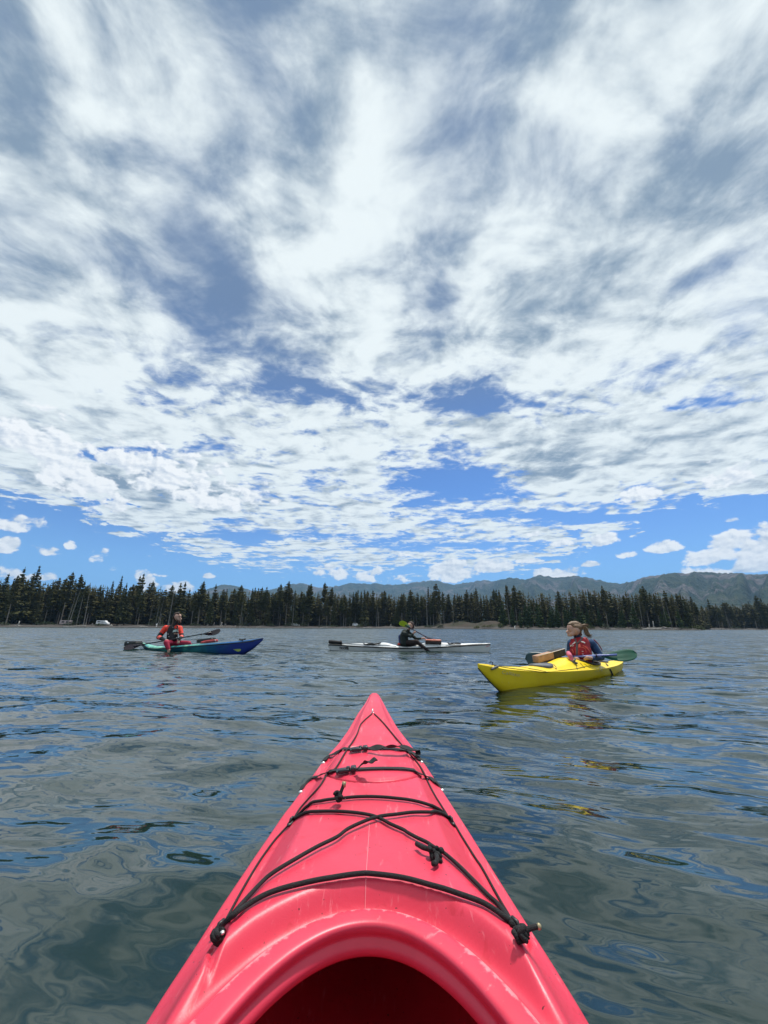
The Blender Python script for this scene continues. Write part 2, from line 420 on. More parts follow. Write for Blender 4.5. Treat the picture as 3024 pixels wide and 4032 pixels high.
def build_mountains():
    px = np.arange(-900, 4600, 7.0)
    rpy = np.interp(px, [a for a, b in RIDGE], [b for a, b in RIDGE])
    dist = np.interp(px, [a for a, b in DIST], [b for a, b in DIST])
    rng = np.random.RandomState(5)
    def n1(x, f, s):   # 1-D value noise
        t = x * f; i = np.floor(t).astype(int); fr = t - i; fr = fr * fr * (3 - 2 * fr)
        tab = np.random.RandomState(s).rand(8192); return tab[i % 8192] * (1 - fr) + tab[(i + 1) % 8192] * fr
    rpy = rpy + (n1(px + 2000, 0.09, 1) - 0.5) * 5 + (n1(px + 2000, 0.25, 2) - 0.5) * 3.0
    K = 70
    P = np.zeros((K, len(px), 3))
    for j, (a, b, d) in enumerate(zip(px, rpy, dist)):
        r = ray(a, b); r2 = Vector((r.x, r.y, 0)).normalized(); top = H + d * r.z / math.hypot(r.x, r.y)
        for i in range(K):
            t = i / (K - 1)                     # 0 foot, 0.8 crest, 1 behind
            if t < 0.82:
                q = t / 0.82
                dd = d * (0.45 + 0.55 * q)
                # spurs and gullies running down the face
                sp = (n1(np.array([a + 3000 + (1 - q) * 130]), 0.020, 9)[0] - 0.5) * 0.50 + (n1(np.array([a + 3000 - (1 - q) * 60]), 0.055, 12)[0] - 0.5) * 0.22 + (n1(np.array([a + 3000 + q * 90 * 3]), 0.13, 14)[0] - 0.5) * 0.08
                hh = top * (q ** 1.25 * (1 + sp * 4 * q * (1 - q)) ) 
                hh = min(hh, top * dd / d * 0.995) if q < 0.999 else top
            else:
                q = (t - 0.82) / 0.18; dd = d * (1 + 0.25 * q); hh = top * (1 - q * 0.6)
            P[i, j] = (r2.x * dd, r2.y * dd, max(hh, 2.0) if i else -5)
    me = grid_mesh('mountain_range', P)
    mt, nt, p = newmat('wooded rocky slope')
    W_ = worldpos()
    f = noise(W_, 0.0028, 7, 0.62, 0.4, dims='3D'); g = noise(W_, 0.011, 5, 0.68, dims='3D'); h = noise(W_, 0.05, 2, 0.6, dims='3D')
    wood = mixc(sstep(0.38, 0.60, g), (0.020, 0.034, 0.016), (0.052, 0.062, 0.030))
    rock = mixc(sstep(0.40, 0.62, g), (0.15, 0.13, 0.12), (0.085, 0.08, 0.07))
    setc(p, 'Base Color', mixc(sstep(0.52, 0.60, f + (g - 0.5) * 0.35), wood, rock))
    p.inputs['Roughness'].default_value = 1.0; p.inputs['Specular IOR Level'].default_value = 0.1
    b1 = bump(p, h, 1.0, 14.0); bump(p, g, 1.0, 60.0, b1)
    link('mountain_range', me, mt)['kind'] = 'structure'
build_mountains()

# ------------------------------------------------------------------ conifers
def foliage_mat(name, a, b, c):
    mt, nt, p = newmat(name)
    oi = nt.nodes.new('ShaderNodeObjectInfo'); rnd = X(oi.outputs['Random'])
    n = noise(objco(), 0.8, 3, 0.6, dims='3D')
    col = mixc(sstep(0.35, 0.65, n), a, b)
    setc(p, 'Base Color', mixc(rnd * 0.75, col, c))
    p.inputs['Roughness'].default_value = 0.85; p.inputs['Specular IOR Level'].default_value = 0.2
    return mt
F_DARK = foliage_mat('dark fir needles', (0.034, 0.042, 0.012), (0.056, 0.060, 0.017), (0.070, 0.062, 0.020))
F_PINE = foliage_mat('pine needles', (0.046, 0.052, 0.015), (0.074, 0.076, 0.021), (0.088, 0.074, 0.026))
F_YOUNG = foliage_mat('young pine needles', (0.045, 0.068, 0.016), (0.062, 0.084, 0.022), (0.038, 0.062, 0.018))
BARK = mat('grey brown bark', (0.085, 0.070, 0.058), 0.9, 0.5, 1.2)
BARK_MID = mat('lodgepole bark', (0.25, 0.22, 0.185), 0.9, 0.4, 1.2)
BARK_PALE = mat('weathered silver wood', (0.25, 0.235, 0.21), 0.85, 0.35, 1.5)

def trunk_geo(vs, fs, h, r0, lean, rng, n=6, top=0.98, seg=7):
    base = len(vs)
    for i in range(seg + 1):
        t = i / seg; z = h * top * t; r = r0 * (1 - t) ** 0.8 + 0.03
        if i == 0: r *= 1.35
        cx_, cy_ = lean[0] * t * t * h, lean[1] * t * t * h
        for k in range(n):
            a = 2 * math.pi * k / n; vs.append((cx_ + r * math.cos(a), cy_ + r * math.sin(a), z - (0.3 if i == 0 else 0)))
    for i in range(seg):
        for k in range(n):
            a = base + i * n + k; b = base + i * n + (k + 1) % n
            fs.append((a, b, b + n, a + n))
def conifer(kind, seed, h):
    """-> trunk verts/faces, crown verts/faces; many ragged needle sprays on drooping limbs"""
    rng = random.Random(seed)
    tv, tf, cv, cf = [], [], [], []
    lean = (rng.uniform(-.02, .02), rng.uniform(-.01, .01))
    r0 = {'fir': 0.24, 'pine': 0.22, 'young': 0.10, 'snag': 0.20, 'back': 0.2}[kind]
    trunk_geo(tv, tf, h, r0, lean, rng)
    def limb_stub(z, a, l, r):
        x0, y0 = lean[0] * (z / h) ** 2 * h, lean[1] * (z / h) ** 2 * h
        d = Vector((math.cos(a), math.sin(a), rng.uniform(-.25, .25))); s = Vector((-d.y, d.x, 0)) * r
        p0 = Vector((x0, y0, z)); p1 = p0 + d * l; b = len(tv)
        tv.extend([tuple(p0 + s), tuple(p0 - s), tuple(p1), tuple(p0 + Vector((0, 0, 2 * r)))])
        tf.extend([(b, b + 1, b + 2), (b + 1, b + 3, b + 2), (b + 3, b, b + 2)])
    if kind == 'snag':
        for _ in range(rng.randint(8, 18)): limb_stub(rng.uniform(.25, .95) * h, rng.uniform(0, 6.28), rng.uniform(.4, 1.6), 0.04)
        return tv, tf, cv, cf
    lo = {'fir': rng.uniform(.04, .16), 'pine': rng.uniform(.28, .58), 'young': 0.05, 'back': .02}[kind]
    wid = {'fir': h * rng.uniform(.125, .155), 'pine': h * rng.uniform(.085, .12), 'young': h * .19, 'back': h * .13}[kind]
    if kind == 'pine':
        for _ in range(14): limb_stub(rng.uniform(.12, lo + .1) * h, rng.uniform(0, 6.28), rng.uniform(.5, 1.8), 0.035)
    nwh = {'fir': 30, 'pine': 24, 'young': 16, 'back': 14}[kind]
    lop = rng.uniform(0, 6.28)
    for w in range(nwh):
        t = (w + rng.uniform(-.4, .4)) / nwh
        t = min(max(t, 0), 1)
        z = h * (lo + (1 - lo) * t)
        if kind == 'pine': prof = (math.sin(min(1, t * 1.5 + .25) * math.pi * .62) ** .8) * (1 - t ** 3.0) + .08
        else: prof = (1 - t) ** .78 * min(1, .45 + t * 5) + .035
        prof *= rng.uniform(.62, 1.22)
        nb = {'fir': 8, 'pine': 7, 'young': 7, 'back': 5}[kind]
        for k in range(nb):
            if kind != 'back' and rng.random() < .13: continue
            a = 2 * math.pi * (k + rng.uniform(-.35, .35)) / nb + w * 1.1
            L = wid * prof * rng.uniform(.65, 1.2) * (1 + .22 * math.cos(a - lop))
            droop = {'fir': -.42, 'pine': rng.uniform(-.25, .30), 'young': .25, 'back': -.2}[kind] * (1 - t * .9)
            d = Vector((math.cos(a), math.sin(a), 0)); s = Vector((-d.y, d.x, 0))
            p0 = Vector((lean[0] * (z / h) ** 2 * h, lean[1] * (z / h) ** 2 * h, z))
            tip = p0 + d * L + Vector((0, 0, droop * L + (.1 if kind == 'young' else 0)))
            nsp = 3 if kind in ('fir', 'pine') else 2
            if kind == 'back': nsp = 1
            for q in range(nsp):
                f0 = (q + .2) / nsp; f1 = min(1.08, f0 + .95 / nsp + .2)
                c0 = p0.lerp(tip, f0 * .9); c1 = p0.lerp(tip, f1)
                wd = (0.20 * L + 0.22) * (1.15 - .35 * q) * rng.uniform(.7, 1.3)
                drop = Vector((0, 0, -rng.uniform(.25, .65) * (0.16 * L + .35)))
                b = len(cv)
                j = lambda m: Vector((rng.uniform(-m, m), rng.uniform(-m, m), rng.uniform(-m, m)))
                mid = c0.lerp(c1, .5)
                cv.extend([tuple(c0 + j(.1)), tuple(mid + s * wd + drop + j(.15)), tuple(c1 + j(.12)), tuple(mid - s * wd + drop * rng.uniform(.4, 1.2) + j(.15)), tuple(mid + Vector((0, 0, .16)) + j(.1)),
                           tuple(mid + drop * 2.1 + j(.2))])
                cf.extend([(b, b + 1, b + 4), (b + 1, b + 2, b + 4), (b + 2, b + 3, b + 4), (b + 3, b, b + 4), (b + 1, b + 3, b + 5)])
    # leader at the very top
    b = len(cv); z = h * 1.01; x0, y0 = lean[0] * h, lean[1] * h
    for k in range(3):
        a = k * 2.09; cv.append((x0 + .22 * math.cos(a), y0 + .22 * math.sin(a), z - h * .07))
    cv.append((x0, y0, z + .3)); cf.extend([(b, b + 1, b + 3), (b + 1, b + 2, b + 3), (b + 2, b, b + 3)])
    return tv, tf, cv, cf
PROTO = {}
def make_protos():
    for kind, nvar, hh, fm in (('fir', 6, 24, F_DARK), ('pine', 8, 24, F_PINE), ('young', 4, 10, F_YOUNG), ('snag', 5, 19, None)):
        PROTO[kind] = []
        for v in range(nvar):
            tv, tf, cv, cf = conifer(kind, 100 * nvar + v, hh)
            tm = mesh_np('trunk', tv, tf); tm.materials.append(BARK_PALE if kind == 'snag' else BARK_MID if kind == 'pine' and v % 4 else BARK)
            cm = None
            if cv: cm = mesh_np('crown', cv, cf, False); cm.materials.append(fm)
            PROTO[kind].append((tm, cm, hh))
make_protos()
rt_ = random.Random(21)
TREES = []
def put_tree(kind, x, y, h, label, group, wide=1.0, tilt=0.0):
    tm, cm, hh = rt_.choice(PROTO[kind]); s = h / hh
    name = {'fir': 'fir_tree', 'pine': 'pine_tree', 'young': 'young_pine_tree', 'snag': 'dead_tree'}[kind]
    e = empty(name, (x, y, float(land_z(x, y)) - 0.1), rt_.uniform(0, 6.28), label, {'fir': 'fir tree', 'pine': 'pine tree', 'young': 'young tree', 'snag': 'dead tree'}[kind], group)
    e.scale = (s * wide, s * wide, s)
    if tilt: e.rotation_euler = (0, tilt, 0)
    t = bpy.data.objects.new('trunk', tm); COL.objects.link(t); t.parent = e
    if cm: c = bpy.data.objects.new('crown', cm); COL.objects.link(c); c.parent = e
    TREES.append((x, y)); return e
def tree_h(px):      # height of the canopy in metres for a photo column, from its top edge there
    tops = [(-200, 2262), (0, 2272), (95, 2262), (250, 2285), (420, 2292), (560, 2290), (700, 2310), (850, 2322), (1000, 2315), (1150, 2318), (1300, 2325), (1512, 2325), (1700, 2330), (1800, 2345), (1900, 2342),
            (2010, 2318), (2100, 2322), (2200, 2328), (2330, 2308), (2380, 2305), (2450, 2325), (2560, 2318), (2640, 2322), (2740, 2330), (2770, 2375), (3024, 2368), (3300, 2368)]
    ty = np.interp(px, [a for a, b in tops], [b for a, b in tops]); y = np.interp(px, SH_PX, SH_Y) + 12
    return float((2469 + (px - 1512) * math.tan(ROLL) - ty) / FPX * y * 0.96) - 0.6
def rough_place(px):
    for a, n in ((330, 'near the left edge'), (620, 'left of the man in the red jacket'), (830, 'behind the man in the red jacket'), (1250, 'between the blue kayak and the white kayak'),
                 (1480, 'behind the stern of the white kayak'), (1720, 'behind the person in the white kayak'), (1960, 'above the bare gravel bank'), (2180, 'left of the woman with the ponytail'), (2420, 'behind the woman with the ponytail'),
                 (2760, 'on the wooded point at right'), (9999, 'on the far shore beyond the point')):
        if px < a: return n
def plant_forest():
    n = 0
    # front and second rows, placed along the bank; those are the individual trees
    px = -40.0
    while px < 3080:
        y0 = float(np.interp(px, SH_PX, SH_Y)); step = 2.05 / y0 * FPX
        row = rt_.random()
        off = rt_.uniform(9, 16) if row < .40 else rt_.uniform(15, 34)
        if 1760 < px < 1985: off += 14
        x, y = shore_xy(px, off)
        h = tree_h(px) * (rt_.uniform(.70, 1.03) if rt_.random() < .78 else rt_.uniform(.98, 1.22)) * (1 + (off - 12) / y * .8)
        where = rough_place(px)
        left = px < 620; r = rt_.random()
        if 1980 < px < 2330 and r < .55 or 2300 <= px < 2700 and r < .22:
            put_tree('young', *shore_xy(px, rt_.uniform(6, 12)), rt_.uniform(7, 12.5), 'bright green young pine in the thicket ' + where, 'young pines on the far shore ' + where)
        elif r < (.60 if left else .30) or px > 2760 and r < .6:
            put_tree('fir', x, y, h, 'dark fir with branches almost to the ground ' + where, 'dark firs ' + where, rt_.uniform(.85, 1.2))
        elif r > .975:
            put_tree('snag', *shore_xy(px, rt_.uniform(8, 12)), h * rt_.uniform(.5, .85), 'bare silver dead trunk standing ' + where, 'dead trunks ' + where, 1.0, rt_.uniform(-.06, .06))
        else:
            put_tree('pine', x, y, h, 'tall pine with bare lower trunk ' + where, 'tall pines ' + where, rt_.uniform(.80, 1.35))
        n += 1
        px += step * rt_.uniform(.45, 1.15) * 0.98
    # leaning and standing trunks that catch the eye in the photograph
    for (px, h, tl, lab) in [(270, 18, .10, 'tall leaning silver trunk above the left beach'), (262, 16, .08, 'slimmer leaning silver trunk beside the taller one at left'), (300, 15, .02, 'upright pale trunk right of the leaning pair at left'),
                             (662, 21, .03, 'thick pale dead trunk standing just left of the man in the red jacket'), (622, 15, .07, 'slender dead trunk over the big shrub left of the man'), (612, 13, .02, 'short straight dead trunk over the big shrub left of the man'),
                             (946, 13, .03, 'white dead trunk behind the low bushes between the kayaks'), (1152, 17, .02, 'tall thin pale trunk between the blue and white kayaks'),
                             (885, 9, .0, 'broken grey dead tree with one side limb by the driftwood stumps'), (2012, 14, -.04, 'pale leaning trunk beside the small white marker'),
                             (2635, 15, -.05, 'tall silver snag leaning over the rocks on the point'), (2652, 14, -.06, 'second silver snag close right of the tall one on the point'), (2880, 14, -.09, 'thin pale trunk leaning on the far right shore')]:
        x, y = shore_xy(px, 8 if px < 2700 else 10)
        put_tree('snag', x, y, h, lab, None, 0.95, tl)
plant_forest()
def back_forest():
    """everything behind the first rows reads as one mass of trunks and dark crowns"""
    rng = random.Random(77); protos = [conifer('back', 900 + i, 22) for i in range(5)]
    VC, FC, VT, FT = [], [], [], []; nc = nt_ = 0
    tri = lambda fs: [(f[0], f[1], f[2]) for f in fs] + [(f[0], f[2], f[3]) for f in fs if len(f) == 4]
    pr = [(np.array(t), np.array(tri(tf)), np.array(c), np.array(cf)) for t, tf, c, cf in protos]
    for i in range(2600):
        px = rng.uniform(-500, 3500); off = 20 + 90 * rng.random() ** 1.5
        x, y = shore_xy(px, off)
        h = min(tree_h(min(max(px, -200), 3300)) * rng.uniform(.66, .93) * (1 + off / y * .55), 30)
        tv, tf, cv, cf = pr[i % 5]; s = h / 22; z = float(land_z(x, y)); a = rng.uniform(0, 6.28); c_, s_ = math.cos(a), math.sin(a)
        def mv(arr):
            arr = arr * s * np.array([1.25, 1.25, 1]); return np.stack([arr[:, 0] * c_ - arr[:, 1] * s_ + x, arr[:, 0] * s_ + arr[:, 1] * c_ + y, arr[:, 2] + z], 1)
        VC.append(mv(cv)); FC.append(cf + nc); nc += len(cv)
        VT.append(mv(tv)); FT.append(tf + nt_); nt_ += len(tv)
    V = np.concatenate(VC + VT); FCa = np.concatenate(FC); F = np.concatenate([FCa, np.concatenate(FT) + nc])
    me = bpy.data.meshes.new('forest')
    me.vertices.add(len(V)); me.vertices.foreach_set('co', V.reshape(-1).astype(np.float32))
    me.loops.add(len(F) * 3); me.loops.foreach_set('vertex_index', F.reshape(-1).astype(np.int32))
    me.polygons.add(len(F)); me.polygons.foreach_set('loop_start', np.arange(0, len(F) * 3, 3, dtype=np.int32)); me.polygons.foreach_set('loop_total', np.full(len(F), 3, dtype=np.int32))
    me.materials.append(F_DARK); me.materials.append(BARK)
    mi = np.zeros(len(F), dtype=np.int32); mi[len(FCa):] = 1; me.polygons.foreach_set('material_index', mi)
    me.update(calc_edges=True)
    o = bpy.data.objects.new('forest', me); COL.objects.link(o)
    tag(o, 'dark conifer forest filling the far shore behind the front trees', 'forest', kind='stuff')
back_forest()

# ------------------------------------------------------------------ air
def build_haze():
    x0, x1, y0, y1, z0, z1 = -7200, 7200, -1500, 7200, -4.0, 760
    vs = [(x, y, z) for z in (z0, z1) for y in (y0, y1) for x in (x0, x1)]
    fs = [(0, 2, 3, 1), (4, 5, 7, 6), (0, 1, 5, 4), (2, 6, 7, 3), (0, 4, 6, 2), (1, 3, 7, 5)]
    me = mesh_np('haze', vs, fs, False)
    mt = bpy.data.materials.new('thin air'); mt.use_nodes = True; nt = mt.node_tree
    for n in list(nt.nodes): nt.nodes.remove(n)
    out = nt.nodes.new('ShaderNodeOutputMaterial'); v = nt.nodes.new('ShaderNodeVolumePrincipled')
    v.inputs['Color'].default_value = (0.34, 0.62, 1.0, 1); v.inputs['Density'].default_value = HAZE
    v.inputs['Anisotropy'].default_value = 0.2
    nt.links.new(v.outputs[0], out.inputs['Volume'])
    o = link('haze', me, mt); tag(o, 'thin blue air haze over the lake and mountains', 'haze', kind='stuff')
HAZE = 0.88e-4
build_haze()

def ordinal_labels():
    """within a stand the trees differ by their place in the row: say which, counted from the left"""
    ORD = ['first', 'second', 'third', 'fourth', 'fifth', 'sixth', 'seventh', 'eighth', 'ninth', 'tenth', 'eleventh', 'twelfth', 'thirteenth', 'fourteenth', 'fifteenth', 'sixteenth', 'seventeenth', 'eighteenth', 'nineteenth',
           'twentieth', 'twenty-first', 'twenty-second', 'twenty-third', 'twenty-fourth', 'twenty-fifth', 'twenty-sixth', 'twenty-seventh', 'twenty-eighth', 'twenty-ninth', 'thirtieth']
    G_ = {}
    for o in S.objects:
        if o.get('category') in ('fir tree', 'pine tree', 'young tree', 'dead tree') and o.get('group'): G_.setdefault(o['group'], []).append(o)
    for g, L in G_.items():
        L.sort(key=lambda o: proj(o.location)[0])
        if len(L) == 1: continue
        for i, o in enumerate(L):
            where = g.split('trunks ')[-1] if 'trunks' in g else g.split('shore ', 1)[-1] if g.startswith('young') else g.split(' ', 2)[2]
            kind = {'fir tree': 'dark fir, branched low', 'pine tree': 'bare-stemmed pine', 'young tree': 'bright green young pine', 'dead tree': 'bare silver trunk'}[o['category']]
            n = ORD[i] if i < len(ORD) else 'number %d' % (i + 1)
            place = 'leftmost of the stand' if i == 0 else 'rightmost of the stand' if i == len(L) - 1 else n + ' from the left'
            o['label'] = '%s, %s, %s' % (kind, place, where)
ordinal_labels()

# ------------------------------------------------------------------ soft goods and small fittings
CORD = mat('black braided bungee cord', (0.012, 0.012, 0.013), 0.8, 0.5, 220, bumps=0.5, bscale=500)
CORD_THIN = mat('dark grey deck line', (0.022, 0.018, 0.020), 0.8, 0.5, 260, bumps=0.5, bscale=600)
WEB = mat('black nylon webbing', (0.010, 0.010, 0.011), 0.7, 0.4, 180, bumps=0.4, bscale=700)
BUCKLE = mat('black acetal plastic', (0.022, 0.024, 0.028), 0.3, 0.3, 40)
STEEL = mat('stainless screw', (0.75, 0.75, 0.72), 0.3, metal=0.8)
PADEYE = mat('black plastic fitting', (0.014, 0.014, 0.015), 0.45)
BRASS = mat('worn brass cord end', (0.45, 0.38, 0.22), 0.45, 0.4, 200, metal=0.5)
SKIN = mat('skin', (0.56, 0.33, 0.25), 0.6, 0.15, 30)

def catmull(pts, n=6):
    P = [Vector(p) for p in pts]; P = [P[0] * 2 - P[1]] + P + [P[-1] * 2 - P[-2]]
    out = []
    for i in range(1, len(P) - 2):
        a, b, c, d = P[i - 1:i + 3]
        for k in range(n):
            t = k / n
            out.append(0.5 * ((2 * b) + (c - a) * t + (2 * a - 5 * b + 4 * c - d) * t * t + (3 * b - a - 3 * c + d) * t ** 3))
    out.append(P[-2]); return out
def tube_data(path, r, n=8, cap=True):
    vs, fs = [], []; up_ = Vector((0, 0, 1)); N = len(path)
    for i, p in enumerate(path):
        t = (path[min(i + 1, N - 1)] - path[max(i - 1, 0)]).normalized()
        a = t.cross(up_)
        if a.length < 1e-3: a = t.cross(Vector((1, 0, 0)))
        a.normalize(); b = a.cross(t)
        rr = r(i / (N - 1)) if callable(r) else r
        for k in range(n):
            q = 2 * math.pi * k / n; vs.append(p + (a * math.cos(q) + b * math.sin(q)) * rr)
    for i in range(N - 1):
        for k in range(n):
            a = i * n + k; b = i * n + (k + 1) % n; fs.append((a, b, b + n, a + n))
    if cap: fs.append(tuple(range(n - 1, -1, -1))); fs.append(tuple((N - 1) * n + k for k in range(n)))
    return vs, fs
class MB:
    def __init__(s): s.v, s.f = [], []
    def add(s, vs, fs, M=None):
        b = len(s.v); s.v += [tuple(M @ Vector(v)) if M else tuple(v) for v in vs]; s.f += [tuple(k + b for k in f) for f in fs]; return s
    def tube(s, path, r, n=8): return s.add(*tube_data([Vector(p) for p in path], r, n))
    def ball(s, c, r, sc=(1, 1, 1), n=10, m=7, M=None):
        vs, fs = [], []
        for i in range(m + 1):
            th = math.pi * i / m
            for k in range(n):
                ph = 2 * math.pi * k / n
                vs.append((c[0] + r * sc[0] * math.sin(th) * math.cos(ph), c[1] + r * sc[1] * math.sin(th) * math.sin(ph), c[2] + r * sc[2] * math.cos(th)))
        for i in range(m):
            for k in range(n):
                a = i * n + k; b = i * n + (k + 1) % n; fs.append((a, a + n, b + n, b))
        return s.add(vs, fs, M)
    def box(s, c, d, M=None, bev=0.0):
        bm = bmesh.new(); bmesh.ops.create_cube(bm, size=1.0)
        for v in bm.verts: v.co = Vector((v.co.x * d[0], v.co.y * d[1], v.co.z * d[2]))
        if bev: bmesh.ops.bevel(bm, geom=bm.edges[:], offset=bev, segments=2, affect='EDGES', profile=0.5)
        bm.verts.index_update()
        vs = [tuple(v.co + Vector(c)) for v in bm.verts]; fs = [tuple(v.index for v in f.verts) for f in bm.faces]; bm.free()
        return s.add(vs, fs, M)
    def done(s, name, mats, parent=None, smooth=True, world=True):
        """vertices were given in world space; the object sits at the parent's origin"""
        if world and parent:
            Mi = parent.matrix_basis.inverted(); vs = [Mi @ Vector(v) for v in s.v]
        else: vs = s.v
        me = mesh_np(name, vs, s.f, smooth)
        return link(name, me, mats, parent)

# ------------------------------------------------------------------ the red kayak in front of the camera
RK_L = [(-0.083, 2.639), (-0.106, 2.451), (-0.136, 2.275), (-0.166, 2.026), (-0.195, 1.857), (-0.233, 1.693), (-0.251, 1.564), (-0.268, 1.46), (-0.279, 1.382), (-0.292, 1.315), (-0.303, 1.216), (-0.314, 1.125),
        (-0.331, 0.965), (-0.339, 0.853), (-0.345, 0.792), (-0.347, 0.755), (-0.352, 0.5), (-0.350, 0.2), (-0.325, -0.2), (-0.26, -0.7), (-0.16, -1.1), (-0.05, -1.38)]
RK_R = [(-0.028, 2.639), (-0.002, 2.497), (0.022, 2.342), (0.068, 2.076), (0.120, 1.860), (0.149, 1.723), (0.167, 1.641), (0.196, 1.478), (0.216, 1.363), (0.236, 1.245), (0.254, 1.124), (0.280, 0.950), (0.296, 0.846),
        (0.307, 0.758), (0.322, 0.5), (0.322, 0.2), (0.30, -0.2), (0.245, -0.7), (0.15, -1.1), (0.05, -1.38)]
def smooth_line(pts, yy):
    a = np.array(sorted(pts, key=lambda q: q[1])); x = np.interp(yy, a[:, 1], a[:, 0])
    k = 13; ker = np.hanning(k + 2)[1:-1]; ker /= ker.sum(); xp = np.pad(x, k // 2, mode='reflect', reflect_type='odd')
    return np.convolve(xp, ker, 'valid')
YY = np.linspace(-1.38, 2.639, 460)
XL, XR = smooth_line(RK_L, YY), smooth_line(RK_R, YY)
def rk_sheer(y):
    t = np.clip((np.asarray(y, float) - 0.6) / 2.0, 0, 1.2); tb = np.clip((-0.2 - np.asarray(y, float)) / 1.2, 0, 1)
    return .215 + .15 * t ** 1.4 + .05 * tb ** 1.5
COCK = dict(cx=-0.020, cy=0.36, a=0.265, b=0.464)     # outer edge of the cockpit rim
RIMZ = 0.304
def ell(x, y):
    """signed distance-like measure outside the rim (metres, approximate)"""
    p, q = (x - COCK['cx']) / COCK['a'], (y - COCK['cy']) / COCK['b']
    r = np.sqrt(p * p + q * q) + 1e-9
    return (r - 1) / (np.sqrt((p / COCK['a']) ** 2 + (q / COCK['b']) ** 2) / r + 1e-9)
HATCH = dict(cx=0.0, cy=9.0, a=0.135, b=0.195)
def hatch_r(x, y): return np.sqrt(((x - HATCH['cx']) / HATCH['a']) ** 2 + ((y - HATCH['cy']) / HATCH['b']) ** 2)
def rk_top(x, y, raw=False):
    """deck with the hatch cover in place"""
    r = hatch_r(x, y); z = rk_deck(x, y, raw)
    return z + np.where(r < 1.0, .012 + .004 * (1 - np.minimum(r, 1) ** 4), 0.0)
ANCH = [((855, 3700), -1), ((2062, 3695), 1)]
def rk_deck(x, y, raw=False):
    """height of the deck"""
    x = np.asarray(x, float); y = np.asarray(y, float)
    xl, xr = np.interp(y, YY, XL), np.interp(y, YY, XR)
    c, w = (xl + xr) / 2, (xr - xl) / 2
    t = np.clip(np.abs(x - c) / np.maximum(w, 1e-4), 0, 1)
    hc = 0.095 * np.clip(w / 0.31, 0, 1.1) ** 0.9                # crown
    hc = hc * (1 - 0.30 * np.exp(-((y - 1.95) / .25) ** 2))
    prof = np.interp(t, [0, .15, .35, .52, .585, .615, .82, .845, .92, .98, 1.0], [1, .99, .95, .885, .85, .80, .22, .18, .14, .10, 0.0])
    z = rk_sheer(y) + hc * prof
    d = ell(x, y)
    # the cowl that rises round the cockpit, then the gutter at its foot
    near = np.clip(1 - np.maximum(d - 0.052, 0) / 0.20, 0, 1)
    target = RIMZ + 0.030 + 0.0 * y
    blend = near ** 2 * (3 - 2 * near) * np.clip((1 - t) / .30, 0, 1) ** 1.5 * 0.85
    z = z * (1 - blend) + np.maximum(target, z) * blend
    gut = np.clip((0.056 - d) / 0.036, 0, 1); gut = gut * gut * (3 - 2 * gut)
    z = z * (1 - gut) + np.minimum(z, RIMZ - .006) * gut 
    # shallow seat pressed for the hatch cover
    r = hatch_r(x, y)
    z = z - 0.012 * np.clip((1.06 - r) / .08, 0, 1)
    # low swelling behind the hatch and a dished oval behind that
    z = z + 0.006 * np.exp(-((y - 1.10) / .02) ** 2) * np.clip((.13 - np.abs(x + .03)) / .05, 0, 1) * 0.4
    z = z - 0.012 * np.exp(-((y - HATCH['cy'] - HATCH['b'] - .06) / .06) ** 2) * np.clip((.6 - t) / .3, 0, 1)
    if not raw:
        for (ax, ay, dx_, dy_) in ANC_XY:
            s = (x - ax) * dx_ + (y - ay) * dy_; q = np.abs(-(x - ax) * dy_ + (y - ay) * dx_)
            wd = 0.013 * np.clip((s + .055) / .055, 0, 1)
            z = z - 0.014 * np.clip((wd - q) / .004, 0, 1) * np.clip((0.03 - s) / .01, 0, 1)
    return z
ANC_XY = []
def on_deck(px, py, lift=0.0, raw=False):
    d = ray(px, py); t = 0.3
    for _ in range(80):
        p = CAM + d * t; z = float(rk_top(p.x, p.y, raw)) + lift
        t += max((p.z - z) * 0.6, -0.05) / max(-d.z, .2) * .9
    return CAM + d * t
_a, _b, _l, _r = on_deck(1465, 3076), on_deck(1470, 2926), on_deck(1284, 3028), on_deck(1655, 3026)
HATCH.update(cx=(_l.x + _r.x) / 2, cy=(_a.y + _b.y) / 2, a=(_r.x - _l.x) / 2, b=(_b.y - _a.y) / 2)
for (px_, py_), sg in ANCH:
    p_ = on_deck(px_, py_, 0, True); v_ = Vector((-0.16 * -sg, 1.0, 0)).normalized(); ANC_XY.append((p_.x, p_.y, v_.x, v_.y))

def red_plastic():
    mt, nt, p = newmat('pink red rotomoulded polyethylene')
    W_ = worldpos(); x, y, z = sep(W_)
    n = noise(W_, 3.0, 5, 0.6, dims='3D'); fine = noise(W_, 380.0, 2, 0.6, dims='3D')
    blot = noise(W_, 26.0, 3, 0.65, 0.6, dims='3D'); spk = noise(W_, 160.0, 1, 0.5, dims='3D'); scr = noise(vec(x * 60, y * 9, z * 20), 1.0, 4, 0.7, 0.5, dims='3D')
    c = mixc(sstep(0.35, 0.7, n), (0.70, 0.042, 0.085), (0.63, 0.032, 0.068))
    c = mixc(sstep(0.60, 0.72, blot) * 0.5, c, (0.50, 0.016, 0.032))              # water stains and grime
    c = mixc(sstep(0.58, 0.72, scr) * 0.42, c, (0.86, 0.30, 0.33))                  # pale scuffs
    c = mixc(sstep(0.755, 0.78, spk), c, (0.12, 0.02, 0.02))                         # specks of grit
    setc(p, 'Base Color', c)
    setc(p, 'Roughness', lstep(0.3, 0.7, n, 0.34, 0.48)); p.inputs['Specular IOR Level'].default_value = 0.5
    b1 = bump(p, fine, 0.25, 0.0006); bump(p, n, 0.25, 0.012, b1)
    return mt
RED = red_plastic()
